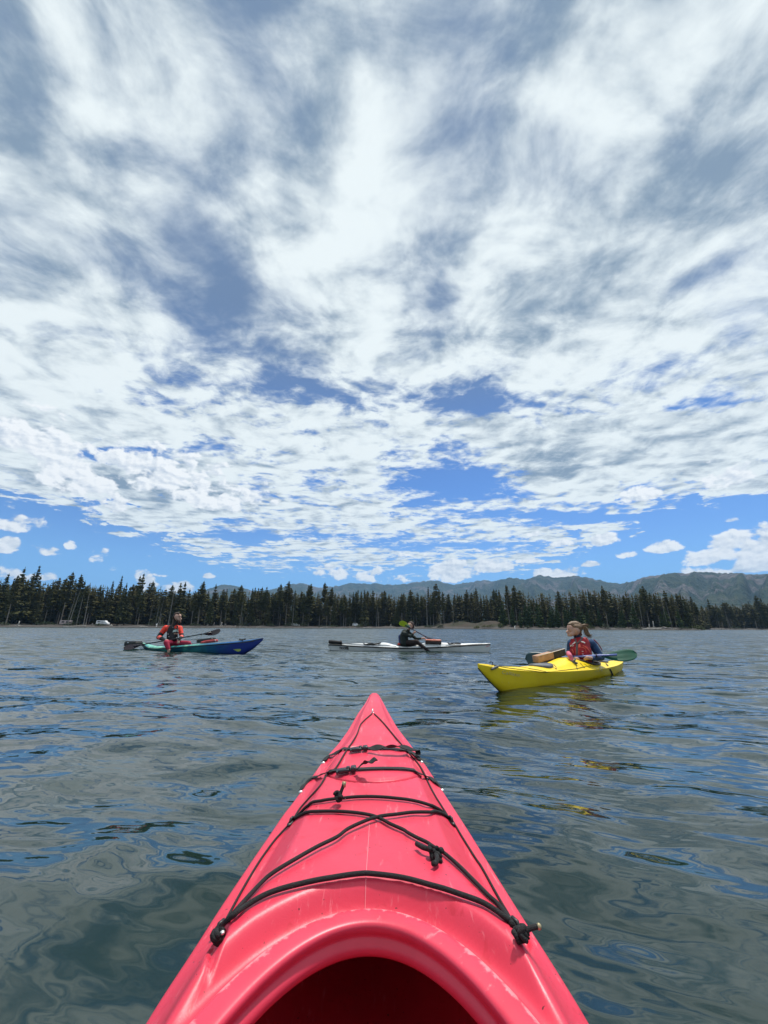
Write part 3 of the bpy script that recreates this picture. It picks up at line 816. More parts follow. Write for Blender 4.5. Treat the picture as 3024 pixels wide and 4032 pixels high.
def rim_plastic():
    mt, nt, p = newmat('scuffed red cockpit rim')
    uv = nt.nodes.new('ShaderNodeUVMap'); uu, vv, _ = sep(X(uv.outputs[0])); W_ = worldpos()
    a = noise(vec(uu * 70, vv * 3.2, 0.0), 1.0, 6, 0.70, 0.3, dims='3D'); b = noise(W_, 9.0, 3, 0.6, dims='3D')
    edge = sstep(0.020, 0.0, mth('ABSOLUTE', vv - 0.30)) * 1.0
    wear = sstep(0.60, 0.72, a + sstep(0.085, 0.0, mth('ABSOLUTE', vv - 0.30)) * 0.19 + (b - 0.5) * 0.25)
    c = mixc(sstep(0.35, 0.7, b), (0.70, 0.042, 0.085), (0.63, 0.032, 0.068))
    setc(p, 'Base Color', mixc(wear * 0.62 * sstep(0.22, 0.08, mth('ABSOLUTE', vv - 0.32)), c, (0.80, 0.36, 0.38)))
    p.inputs['Roughness'].default_value = 0.4
    bump(p, a, 0.15, 0.002)
    return mt
RIM = rim_plastic()

def build_red_kayak():
    root = empty('kayak', (-0.03, 0.9, 0.0), 0, 'pink red kayak filling the foreground with black deck cords', 'kayak')
    # deck: rows along y, columns across; the cockpit is left open
    tt = np.concatenate([[-1.0, -.995, -.985], np.linspace(-.97, .97, 150), [.985, .995, 1.0]])
    rows = np.linspace(-1.38, 2.639, 560)
    Ym, T = np.meshgrid(rows, tt, indexing='ij')
    xl, xr = np.interp(Ym, YY, XL), np.interp(Ym, YY, XR)
    Xm = (xl + xr) / 2 + T * (xr - xl) / 2
    Zm = rk_deck(Xm, Ym)
    P = np.stack([Xm, Ym, Zm], -1)
    r_, c_ = Xm.shape; idx = np.arange(r_ * c_).reshape(r_, c_)
    q = np.stack([idx[:-1, :-1], idx[:-1, 1:], idx[1:, 1:], idx[1:, :-1]], -1).reshape(-1, 4)
    cen = P.reshape(-1, 3)[q].mean(1); keep = ell(cen[:, 0], cen[:, 1]) > -0.012
    base = np.array(root.location)
    me = mesh_np('deck', P.reshape(-1, 3) - base, q[keep])
    bm = bmesh.new(); bm.from_mesh(me); bmesh.ops.delete(bm, geom=[v for v in bm.verts if not v.link_faces], context='VERTS'); bm.to_mesh(me); bm.free()
    me.polygons.foreach_set('use_smooth', [True] * len(me.polygons))
    link('deck', me, RED, root)
    # hull below the sheer, closed with a rounded nose
    prof = [(1.0, 0.0), (1.006, -.012), (0.998, -.03), (.97, -.09), (.91, -.16), (.80, -.23), (.62, -.285), (.35, -.31), (0, -.325)]
    prof = prof + [(-a, b) for a, b in prof[:-1][::-1]]
    HP = np.zeros((len(rows), len(prof), 3))
    for i, y in enumerate(rows):
        a, b = np.interp(y, YY, XL), np.interp(y, YY, XR); c, w = (a + b) / 2, (b - a) / 2; s = float(rk_sheer(y))
        dep = s + 0.11
        end = np.clip((y - 2.0) / .66, 0, 1); dep = dep * (1 - end ** 2 * .70); endb = np.clip((-0.9 - y) / .5, 0, 1); dep = dep * (1 - endb ** 2 * .7)
        for j, (f, dz_) in enumerate(prof): HP[i, j] = (c + f * w, y, s + dz_ / .325 * dep)
    me = grid_mesh('hull', HP[:, ::-1] - base); link('hull', me, RED, root)
    nose = MB()      # rounded tip joining deck and hull
    yt = rows[-1]; a, b = np.interp(yt, YY, XL), np.interp(yt, YY, XR); c, w = (a + b) / 2, (b - a) / 2
    top = [(float(P[-1, k, 0]), yt, float(P[-1, k, 2])) for k in range(0, c_, 6)]; top[-1] = tuple(P[-1, -1])
    low = [tuple(HP[-1, j]) for j in range(len(prof) - 1, -1, -1)]
    n = len(top); low = [Vector(low[0]).lerp(Vector(low[-1]), 0) for _ in range(0)] or low
    def samp(L, f):
        f *= len(L) - 1; i = min(int(f), len(L) - 2); return Vector(L[i]).lerp(Vector(L[i + 1]), f - i)
    tipc = Vector((c, yt, float(rk_sheer(yt)) - .03)); vs, fs = [], []
    M_ = 20; K_ = 7
    loop = [samp(top, i / M_) for i in range(M_ + 1)] + [samp(low[::-1], i / M_) for i in range(1, M_)]
    for k in range(K_):
        ang = k / (K_ - 1) * math.pi / 2
        for p in loop: vs.append(tipc.lerp(p, math.cos(ang)) + Vector((0, 0.045 * math.sin(ang), 0)))
    n = len(loop)
    for k in range(K_ - 1):
        for i in range(n): fs.append((k * n + i, k * n + (i + 1) % n, (k + 1) * n + (i + 1) % n, (k + 1) * n + i))
    nose.add(vs, fs); nose.done('bow_cap', RED, root)
    # cockpit rim: one profile swept round the ellipse
    PR = [(0.006, -.034), (0.003, -.022), (0.000, -.005), (-0.004, 0.000), (-0.014, 0.0012), (-0.028, 0.0012), (-0.037, 0.000), (-0.040, -.004), (-0.040, -.011),
          (-0.036, -.016), (-0.035, -.020), (-0.039, -.024), (-0.043, -.030), (-0.043, -.037), (-0.038, -.044), (-0.028, -.048), (-0.010, -.050)]
    N = 220; CP = np.zeros((N + 1, len(PR), 3)); UV = np.zeros((N + 1, len(PR), 2))
    for i in range(N + 1):
        th = 2 * math.pi * i / N; ct, st = math.cos(th), math.sin(th)
        ex, ey = COCK['cx'] + COCK['a'] * ct, COCK['cy'] + COCK['b'] * st
        nv = Vector((ct / COCK['a'], st / COCK['b'], 0)).normalized()
        rz = RIMZ + 0.012 + 0.004 * st
        for j, (o, zz) in enumerate(PR):
            CP[i, j] = (ex + nv.x * o, ey + nv.y * o, rz + zz); UV[i, j] = (i / N, j / (len(PR) - 1))
    me = grid_mesh('cockpit_rim', CP - base)
    uvl = me.uv_layers.new(name='UVMap'); li = np.zeros(len(me.loops), dtype=np.int32); me.loops.foreach_get('vertex_index', li)
    # v follows the profile: 0.18 is the outer top corner
    U = UV.reshape(-1, 2)[li]; U[:, 1] = U[:, 1] + 0.30 - 3 / (len(PR) - 1); uvl.data.foreach_set('uv', U.reshape(-1).astype(np.float32))
    o = link('cockpit_rim', me, RIM, root)
    md = o.modifiers.new('sub', 'SUBSURF'); md.levels = 1; md.render_levels = 1
    # thin pale mould line down the middle
    ys = [y for y in np.linspace(0.845, 1.10, 40)]
    mb = MB(); line = []
    for y in ys:
        x = -0.030 - (y - .8) * .006; line.append((x, y, float(rk_deck(x, y)) + .0002))
    mb.tube(line, 0.0009, 5); mb.done('mould_line', mat('pale mould flash', (0.82, 0.22, 0.26), 0.5), root)
    # hatch cover
    n1_, n2_ = 14, 72; HPt = []
    rr = [0, .2, .4, .6, .75, .86, .93, .97, 1.0, 1.0]
    G_ = np.zeros((len(rr), n2_ + 1, 3))
    for i, r in enumerate(rr):
        for k in range(n2_ + 1):
            a = 2 * math.pi * k / n2_; x, y = HATCH['cx'] + HATCH['a'] * .985 * r * math.cos(a), HATCH['cy'] + HATCH['b'] * .985 * r * math.sin(a)
            z = float(rk_deck(x, y, True)) + .012 + (0.004 * (1 - r ** 4) if i < len(rr) - 1 else -.016) + (-.003 if r > .96 and i < len(rr) - 1 else 0)
            G_[i, k] = (x, y, z)
    link('hatch_cover', grid_mesh('hatch_cover', G_ - base), RED, root)
    # ---- cords; each is led over the deck through points of the photograph that lie on it
    def over(pts, lift, arch=0.0, rep=5, name_strap=False):
        P3 = [on_deck(px, py, 0.0) for px, py in pts]; n = len(P3)
        out = catmull(P3, rep)
        res = []
        for i, p in enumerate(out):
            t = i / (len(out) - 1)
            hz = float(rk_top(p.x, p.y, True))
            hz = max(hz, float(rk_top(p.x, p.y, True)))
            res.append(Vector((p.x, p.y, max(p.z, hz) + lift + arch * math.sin(math.pi * t) ** .8)))
        return res
    def cord(name, pts, r, m_, arch=0.0, label=None):
        mb = MB().tube(over(pts, r * .95, arch), r, 10); o = mb.done(name, m_, root)
        if label: o['label'] = label
        return o
    LT, RT_ = (1156, 3232), (1769, 3227)
    LB, RB = (868, 3668), (2026, 3660)
    cord('deck_line', [(1464, 2813), (1428, 2845), (1416, 2864), (1406, 2893), (1380, 2936), (1360, 2965), (1322, 3028), (1290, 3057), (1259, 3100), (1216, 3148), (1182, 3187), (1158, 3226)], .0029, CORD_THIN)
    cord('deck_line', [LT, (1098, 3293), (1043, 3364), (1000, 3430), (947, 3521), (907, 3595), (876, 3652)], .0024, CORD_THIN)
    cord('deck_line', [(1474, 2813), (1510, 2849), (1544, 2890), (1582, 2936), (1611, 2970), (1645, 3009), (1669, 3047), (1693, 3100), (1717, 3144), (1741, 3182), (1765, 3221)], .0029, CORD_THIN)
    cord('deck_line', [RT_, (1791, 3251), (1821, 3301), (1871, 3381), (1897, 3419), (1939, 3495), (1977, 3563), (2002, 3605), (2021, 3645)], .0024, CORD_THIN)
    cord('bungee_cord', [LT, (1180, 3211), (1211, 3182), (1264, 3163), (1312, 3156), (1351, 3153), (1409, 3148), (1486, 3148), (1582, 3156), (1640, 3165), (1693, 3180), (1732, 3197), (1751, 3213), RT_], .0038, CORD, .003)
    cord('bungee_cord', [LT, (1182, 3217), (1211, 3206), (1245, 3204), (1317, 3204), (1389, 3209), (1447, 3218), (1486, 3230), (1534, 3255), (1587, 3279), (1605, 3291), (1639, 3310), (1681, 3330), (1711, 3350), (1745, 3369),
                         (1795, 3411), (1859, 3474), (1922, 3538), (1960, 3571), (1987, 3605), (2019, 3654)], .0037, CORD, .003)
    cord('bungee_cord', [RT_, (1741, 3211), (1698, 3209), (1630, 3211), (1558, 3221), (1510, 3228), (1490, 3233), (1438, 3250), (1370, 3282), (1326, 3315), (1244, 3356), (1163, 3402), (1081, 3451), (1033, 3489), (958, 3568), (918, 3612), (874, 3660)], .0037, CORD, .006)
    cord('bungee_cord', [LB, (901, 3632), (981, 3575), (1073, 3529), (1187, 3498), (1302, 3476), (1405, 3461), (1474, 3461), (1588, 3476), (1703, 3506), (1817, 3541), (1909, 3575), (1989, 3627), RB], .0041, CORD, .004)
    # pad eyes with a screw each
    def padeye(px, py, s=1.0, ang=0.0):
        p = on_deck(px, py, 0, True); mb = MB()
        Mx = Matrix.Translation(p + Vector((0, 0, .002))) @ Matrix.Rotation(ang, 4, 'Z')
        mb.ball((0, 0, 0), .010 * s, (.75, 1.9, .5), M=Mx); mb.tube([Mx @ Vector((0, -.010 * s, .001)), Mx @ Vector((0, -.004 * s, .010 * s)), Mx @ Vector((0, .004 * s, .010 * s)), Mx @ Vector((0, .010 * s, .001))], .0032 * s, 8)
        o = mb.done('pad_eye', PADEYE, root)
        sc = MB().ball(tuple(Mx @ Vector((0, .013 * s, .0055))), .0046 * s, (1, 1, .6)); sc.v = [tuple(o.parent.matrix_basis.inverted() @ Vector(v)) for v in sc.v]
        sc.done('screw', STEEL, o, world=False)
    padeye(1148, 3243, 1.1, -.35); padeye(1776, 3240, 1.1, .35); padeye(868, 3668, 1.15, -.45); padeye(2030, 3664, 1.15, .45)
    # steel bow eye
    p = on_deck(1467, 2806); mb = MB(); mb.tube([p + Vector((0, -.012, -.002)), p + Vector((0, -.008, .012)), p + Vector((0, .006, .016)), p + Vector((0, .014, -.002))], .0036, 8)
    mb.ball(tuple(p), .009, (1.1, .9, .35)); mb.done('bow_eye', STEEL, root)
    # webbing straps with side-release buckles
    def ribbon(name, P3, w, parent=root, flatup=True, label=None):
        mb = MB(); vs, fs = [], []; n = len(P3)
        for i, p in enumerate(P3):
            t = (P3[min(i + 1, n - 1)] - P3[max(i - 1, 0)]).normalized(); s = Vector((-t.y, t.x, 0)).normalized() * w / 2
            s.z = (float(rk_deck(p.x + s.x, p.y + s.y, True)) - float(rk_deck(p.x - s.x, p.y - s.y, True))) / 2 if flatup else 0.4 * w * math.sin(i * .5)
            for a, dz_ in ((1, .0), (1, .0022), (-1, .0022), (-1, .0)): vs.append(p + s * a + Vector((0, 0, dz_)))
        for i in range(n - 1):
            for k in range(4): fs.append((i * 4 + k, i * 4 + (k + 1) % 4, i * 4 + 4 + (k + 1) % 4, i * 4 + 4 + k))
        fs.append((3, 2, 1, 0)); fs.append(tuple((n - 1) * 4 + k for k in range(4)))
        mb.add(vs, fs); return mb.done(name, WEB, parent, smooth=False)
    def buckle(strap, a, b):
        pa, pb = on_deck(*a, .012), on_deck(*b, .012); c = (pa + pb) / 2; d = pb - pa; ang = math.atan2(d.y, d.x); L = d.length
        c.z = float(rk_top(c.x, c.y, True)) + .010
        Mx = Matrix.Translation(c) @ Matrix.Rotation(ang, 4, 'Z') @ Matrix.Rotation(math.atan2(d.z, Vector((d.x, d.y)).length) * -1, 4, 'Y')
        mb = MB(); inv = strap.parent.matrix_basis.inverted()
        mb.box((-L * .18, 0, 0), (L * .60, .024, .011), Mx, .003); mb.box((L * .34, 0, .001), (L * .30, .027, .014), Mx, .004); mb.box((L * .06, .0, .004), (L * .2, .015, .010), Mx, .002)
        mb.box((-L * .53, 0, -.001), (L * .10, .028, .009), Mx, .002)
        mb.v = [tuple(inv @ Vector(v)) for v in mb.v]; mb.done('buckle', BUCKLE, strap, world=False)
    s1 = ribbon('hatch_strap', over([(1276, 3000), (1293, 2982), (1331, 2965), (1375, 2953), (1409, 2951), (1486, 2951), (1534, 2951), (1582, 2956), (1616, 2965), (1640, 2980), (1657, 2998)], .003, name_strap=True), .021)
    buckle(s1, (1383, 2950), (1449, 2943))
    s2 = ribbon('hatch_strap', over([(1186, 3115), (1201, 3093), (1245, 3064), (1293, 3045), (1327, 3037), (1413, 3033), (1486, 3030), (1558, 3030), (1606, 3033), (1645, 3047), (1688, 3066), (1717, 3086), (1739, 3108)], .003, name_strap=True), .017)
    buckle(s2, (1330, 3036), (1404, 3024))
    inv = root.matrix_basis.inverted()
    def tail(strap, pts, lifts, w):
        P3 = []
        for (px, py), l in zip(pts, lifts): P3.append(on_deck(px, py, l))
        P3 = catmull(P3, 5); t = ribbon('strap_tail', P3, w, flatup=False); t.parent = strap
        return t
    tail(s1, [(1452, 2946), (1500, 2944), (1545, 2940), (1600, 2945), (1645, 2958), (1644, 2972)], [.014, .022, .027, .024, .022, .014], .018)
    tail(s2, [(1405, 3027), (1422, 3014), (1440, 3002), (1465, 2996), (1484, 2994)], [.016, .030, .040, .048, .052], .015)
    for px, py in ((1273, 3004), (1660, 3001), (1184, 3119), (1741, 3112)):
        q = on_deck(px, py); MB().ball(tuple(q), .0072, (1, 1, .7)).done('screw', STEEL, root)
    # knots
    def knot(c, r, seed, n=7, spread=1.0, m_=CORD, axis=None):
        rng = random.Random(seed); mb = MB()
        for k in range(n):
            a0 = rng.uniform(0, 6.28); ax = Vector((rng.uniform(-1, 1), rng.uniform(-1, 1), rng.uniform(-1, 1))).normalized()
            if axis: ax = (ax * .5 + axis).normalized()
            u_ = ax.orthogonal().normalized(); v_ = ax.cross(u_); cc = c + Vector((rng.uniform(-1, 1), rng.uniform(-1, 1), rng.uniform(-.5, 1))) * r * spread
            mb.tube([cc + (u_ * math.cos(a0 + q * .55) + v_ * math.sin(a0 + q * .55)) * r * 1.25 + ax * r * .12 * q for q in range(11)], r * .72, 8)
        return mb
    c = on_deck(1712, 3362, .009); kb = knot(c, .0055, 4, 8, 1.3); 
    kb.tube(catmull([c, on_deck(1690, 3345, .012), on_deck(1665, 3337, .012), on_deck(1640, 3322, .010)], 4), .0046, 8)
    kb.tube(catmull([c, on_deck(1722, 3378, .012), on_deck(1716, 3398, .008), on_deck(1705, 3400, .010)], 4), .0048, 8); kb.tube(catmull([c, on_deck(1735, 3345, .014), on_deck(1742, 3352, .018)], 4), .0045, 8)
    kb.done('cord_knot', CORD, root)
    c = on_deck(1338, 3150, .012); kb = knot(c + Vector((-.002, 0, .006)), .0055, 9, 6, .9)
    tp = [c, c + Vector((.002, .004, .016)), c + Vector((.006, .008, .026)), c + Vector((.009, .012, .036))]
    kb.tube(catmull(tp, 4), .0044, 8); o = kb.done('cord_knot', CORD, root); e = tp[-1]
    b_ = MB().tube([e - Vector((.001, .002, .010)), e + Vector((.0005, .001, .002))], .0058, 8); b_.v = [tuple(inv @ Vector(v)) for v in b_.v]; b_.done('cord_end', BRASS, o, world=False)
    c = on_deck(856, 3692, .008); knot(c, .0056, 12, 5, .5, axis=Vector((.3, 0, 1))).done('cord_knot', CORD, root)
    MB().ball(tuple(c + Vector((.008, -.003, .008))), .004, (1, 1, .7)).done('screw', STEEL, root)
    c = on_deck(2050, 3682, .010); kb = knot(c, .0052, 15, 6, .8); e = c + Vector((.027, .004, .008)); kb.tube(catmull([c, c + Vector((.014, .001, .007)), e], 4), .0036, 8)
    o = kb.done('cord_knot', CORD, root); b_ = MB().ball(tuple(e + Vector((.003, 0, 0))), .0042); b_.v = [tuple(inv @ Vector(v)) for v in b_.v]; b_.done('cord_end', BRASS, o, world=False)
    EXCL.append((Vector((-0.03, -1.4, 0)), Vector((0, 1, 0)), [(0.0, 0.02), (.3, .09), (.7, .2), (1.4, .27), (2.0, .27), (2.4, .25), (2.8, .18), (3.2, .10), (3.5, .03), (3.6, -1)]))
build_red_kayak()

# ------------------------------------------------------------------ the other three kayaks
def axis_s(a, b, px):
    """distance from the bow a towards the stern b of the axis point seen in photo column px"""
    lo, hi = -1.0, (b - a).length + 1.5
    d = (b - a).normalized(); f = lambda s: proj(a + d * s)[0] - px
    s0 = f(lo)
    for _ in range(50):
        m_ = (lo + hi) / 2
        if (f(m_) > 0) == (s0 > 0): lo = m_
        else: hi = m_
    return (lo + hi) / 2
class Boat:
    def __init__(s, a, b, label, W, rot_extra=0.0):
        s.a, s.b = Vector((a[0], a[1], 0)), Vector((b[0], b[1], 0)); s.L = (s.b - s.a).length; s.d = (s.b - s.a).normalized()
        fw = -s.d; s.root = empty('kayak', s.a + s.d * s.L * .5, math.atan2(fw.y, fw.x), label, 'kayak'); s.W = W
        s.left = Vector((-fw.y, fw.x, 0))
        s.near = -1.0 if s.left.y > 0 else 1.0       # side that faces the camera, as a sign of the local y
    def loc(s, ss, t, z):  return Vector((s.L * .5 - ss, t, z))
    def wld(s, ss, t, z=0.0): return s.a + s.d * ss + s.left * t + Vector((0, 0, z))
    def table(s, pts, off=0.0, scale=1.0):
        """photo points -> (s, z) on the plane along the axis, moved off metres to the near side"""
        out = []
        for px, py in pts:
            ss = axis_s(s.a, s.b, px); p = s.wld(ss, s.near * off); out.append((ss, at_y(px, py, p.y).z))
        out.sort(); return out
    def build(s, hw, sheer, crown, prof, keel, mats, hole=None, seam=None, nrow=150, ncol=41, rakeb=0.0, rakes=0.0, hullprof=None):
        I = lambda tab, x: np.interp(x, [a for a, b in tab], [b for a, b in tab])
        ss = np.linspace(0, s.L, nrow); ss = s.L * (0.5 - 0.5 * np.cos(np.pi * ss / s.L)) * .5 + ss * .5
        k = 9; ker = np.hanning(k + 2)[1:-1]; ker /= ker.sum()
        sm = lambda v: np.convolve(np.pad(v, k // 2, mode='reflect', reflect_type='odd'), ker, 'valid')
        w = np.maximum(sm(I(hw, ss)), 0.012); sh = sm(I(sheer, ss)); cr = np.maximum(sm(I(crown, ss)), .004); ke = sm(I(keel, ss))
        s.f = dict(ss=ss, w=w, sh=sh, cr=cr)
        tt = np.concatenate([[-1, -.985], np.linspace(-.95, .95, ncol), [.985, 1]])
        pf = np.interp(np.abs(tt), [a for a, b in prof], [b for a, b in prof])
        P = np.zeros((nrow, len(tt), 3)); P[..., 0] = (s.L * .5 - ss)[:, None]; P[..., 1] = tt[None] * w[:, None]; P[..., 2] = sh[:, None] + cr[:, None] * pf[None]
        q = np.arange(nrow * len(tt)).reshape(nrow, -1); q = np.stack([q[:-1, :-1], q[:-1, 1:], q[1:, 1:], q[1:, :-1]], -1).reshape(-1, 4)
        if hole:
            cen = P.reshape(-1, 3)[q].mean(1); e = ((cen[:, 0] - (s.L * .5 - hole[0])) / hole[1]) ** 2 + (cen[:, 1] / hole[2]) ** 2; q = q[e > .96]
        me = mesh_np('deck', P.reshape(-1, 3), q[:, ::-1]); bm = bmesh.new(); bm.from_mesh(me)
        bmesh.ops.delete(bm, geom=[v for v in bm.verts if not v.link_faces], context='VERTS'); bm.to_mesh(me); bm.free()
        s.deck = link('deck', me, mats[0], s.root)
        hp = hullprof or [(1, 0), (1.0, -.04), (.965, -.16), (.88, -.42), (.76, -.66), (.58, -.84), (.3, -.95), (0, -1)]
        hp = hp + [(-a, b) for a, b in hp[:-1][::-1]]
        Hh = np.zeros((nrow, len(hp), 3)); dep = sh - ke
        for j, (f, z) in enumerate(hp): Hh[:, j, 0] = P[:, 0, 0]; Hh[:, j, 1] = f * w; Hh[:, j, 2] = sh + z * dep
        me = grid_mesh('hull', Hh); s.hull = link('hull', me, mats[1], s.root)
        # closing plates at both ends
        mb = MB()
        for i in (0, nrow - 1):
            ring = [tuple(v) for v in P[i]] + [tuple(v) for v in Hh[i][1:-1]]
            mb.add(ring, [tuple(range(len(ring)))])
        mb.done('end_cap', mats[1], s.root, world=False)
        if hole:
            mb = MB(); N = 64; pts = []
            for i in range(N + 1):
                a = 2 * math.pi * i / N; x = s.L * .5 - hole[0] + hole[1] * math.cos(a); y = hole[2] * math.sin(a)
                pts.append(Vector((x, y, s.dz(s.L * .5 - x, y) + .012)))
            mb.tube(pts, .014, 8); mb.done('cockpit_rim', mats[2], s.root, world=False)
        if seam:
            for sg in (1, -1):
                mb = MB(); pts = [Vector((P[i, 0, 0], sg * (w[i] + .002), sh[i] - .006)) for i in range(0, nrow, 2)]
                mb.tube(pts, seam, 6); mb.done('seam_strip', mats[3], s.root, world=False)
        s.prof = prof
        M = s.root.matrix_basis; vs = [M @ v.co for v in s.deck.data.vertices] ; fs = [tuple(p.vertices) for p in s.deck.data.polygons]; n = len(vs)
        vs += [M @ v.co for v in s.hull.data.vertices]; fs += [tuple(i + n for i in p.vertices) for p in s.hull.data.polygons]
        s.bvh = BVHTree.FromPolygons(vs, fs)
    def dz(s, ss, t):
        w = np.interp(ss, s.f['ss'], s.f['w']); q = min(abs(t) / w, 1)
        return float(np.interp(ss, s.f['ss'], s.f['sh']) + np.interp(ss, s.f['ss'], s.f['cr']) * np.interp(q, [a for a, b in s.prof] if hasattr(s, 'prof') else [0, .5, .8, 1], [b for a, b in s.prof] if hasattr(s, 'prof') else [1, .85, .4, 0]))
    def hit(s, px, py, lift=0.004):
        r = s.bvh.ray_cast(CAM, ray(px, py))
        if r[0] is None:
            ss = axis_s(s.a, s.b, px); return at_y(px, py, s.wld(ss, 0).y)
        nrm = r[1] if r[1].dot(ray(px, py)) < 0 else -r[1]
        return r[0] + nrm * lift
    def line(s, name, pts, r=.004, m_=None, n=5):
        m_ = m_ or CORD; P3 = catmull([s.hit(px, py, r * 1.2) for px, py in pts], n)
        return MB().tube(P3, r, 6).done(name, m_, s.root)
    def band(s, name, poly, m_, lift=.003, sub=8):
        """a flat decal laid on the boat: closed outline in photo points, filled by a grid"""
        P = np.array(poly, float); c = P.mean(0); rings = 5; N = len(poly) * sub
        out = []
        for i in range(N):
            f = i / sub; a, b = poly[int(f) % len(poly)], poly[(int(f) + 1) % len(poly)]; t = f - int(f)
            out.append((a[0] * (1 - t) + b[0] * t, a[1] * (1 - t) + b[1] * t))
        vs, fs = [s.hit(c[0], c[1], lift)], []
        for k in range(1, rings + 1):
            for (x, y) in out: vs.append(s.hit(c[0] + (x - c[0]) * k / rings, c[1] + (y - c[1]) * k / rings, lift))
        for i in range(N): fs.append((0, 1 + i, 1 + (i + 1) % N))
        for k in range(rings - 1):
            for i in range(N): a, b = 1 + k * N + i, 1 + k * N + (i + 1) % N; fs.append((a, a + N, b + N, b))
        return MB().add(vs, fs).done(name, m_, s.root)
    def text(s, txt, p0, p1, height_px, m_, name='lettering', bold=0.0, shear=0.0):
        """lettering curved onto the hull between two photo points"""
        cu = bpy.data.curves.new(name, 'FONT'); cu.body = txt; cu.size = 1.0; cu.shear = shear; cu.offset = bold; cu.resolution_u = 3; cu.space_character = 1.05
        ob = bpy.data.objects.new('tmp', cu); COL.objects.link(ob); dg = bpy.context.evaluated_depsgraph_get()
        me = bpy.data.meshes.new_from_object(ob.evaluated_get(dg)); bpy.data.objects.remove(ob); bpy.data.curves.remove(cu)
        co = np.array([v.co[:] for v in me.vertices]); x0, x1 = co[:, 0].min(), co[:, 0].max(); yh = .72
        vs = []
        for v in co:
            f = (v[0] - x0) / (x1 - x0); px = p0[0] + (p1[0] - p0[0]) * f; py = p0[1] + (p1[1] - p0[1]) * f - v[1] / yh * height_px
            vs.append(s.hit(px, py, .008))
        fs = [tuple(p.vertices) for p in me.polygons]; bpy.data.meshes.remove(me)
        return MB().add(vs, fs).done(name, m_, s.root, smooth=False)

def plastic(name, a, b, rough=.35, wear=None, nscale=3.0):
    mt, nt, p = newmat(name); W_ = objco()
    n = noise(W_, nscale, 5, .6, dims='3D'); f = noise(W_, 26, 5, .7, 1.0, dims='3D')
    c = mixc(sstep(.35, .65, n), a, b)
    if wear: c = mixc(sstep(.58, .74, f) * .5, c, wear)
    setc(p, 'Base Color', c); p.inputs['Roughness'].default_value = rough
    bump(p, f, .12, .004); return mt

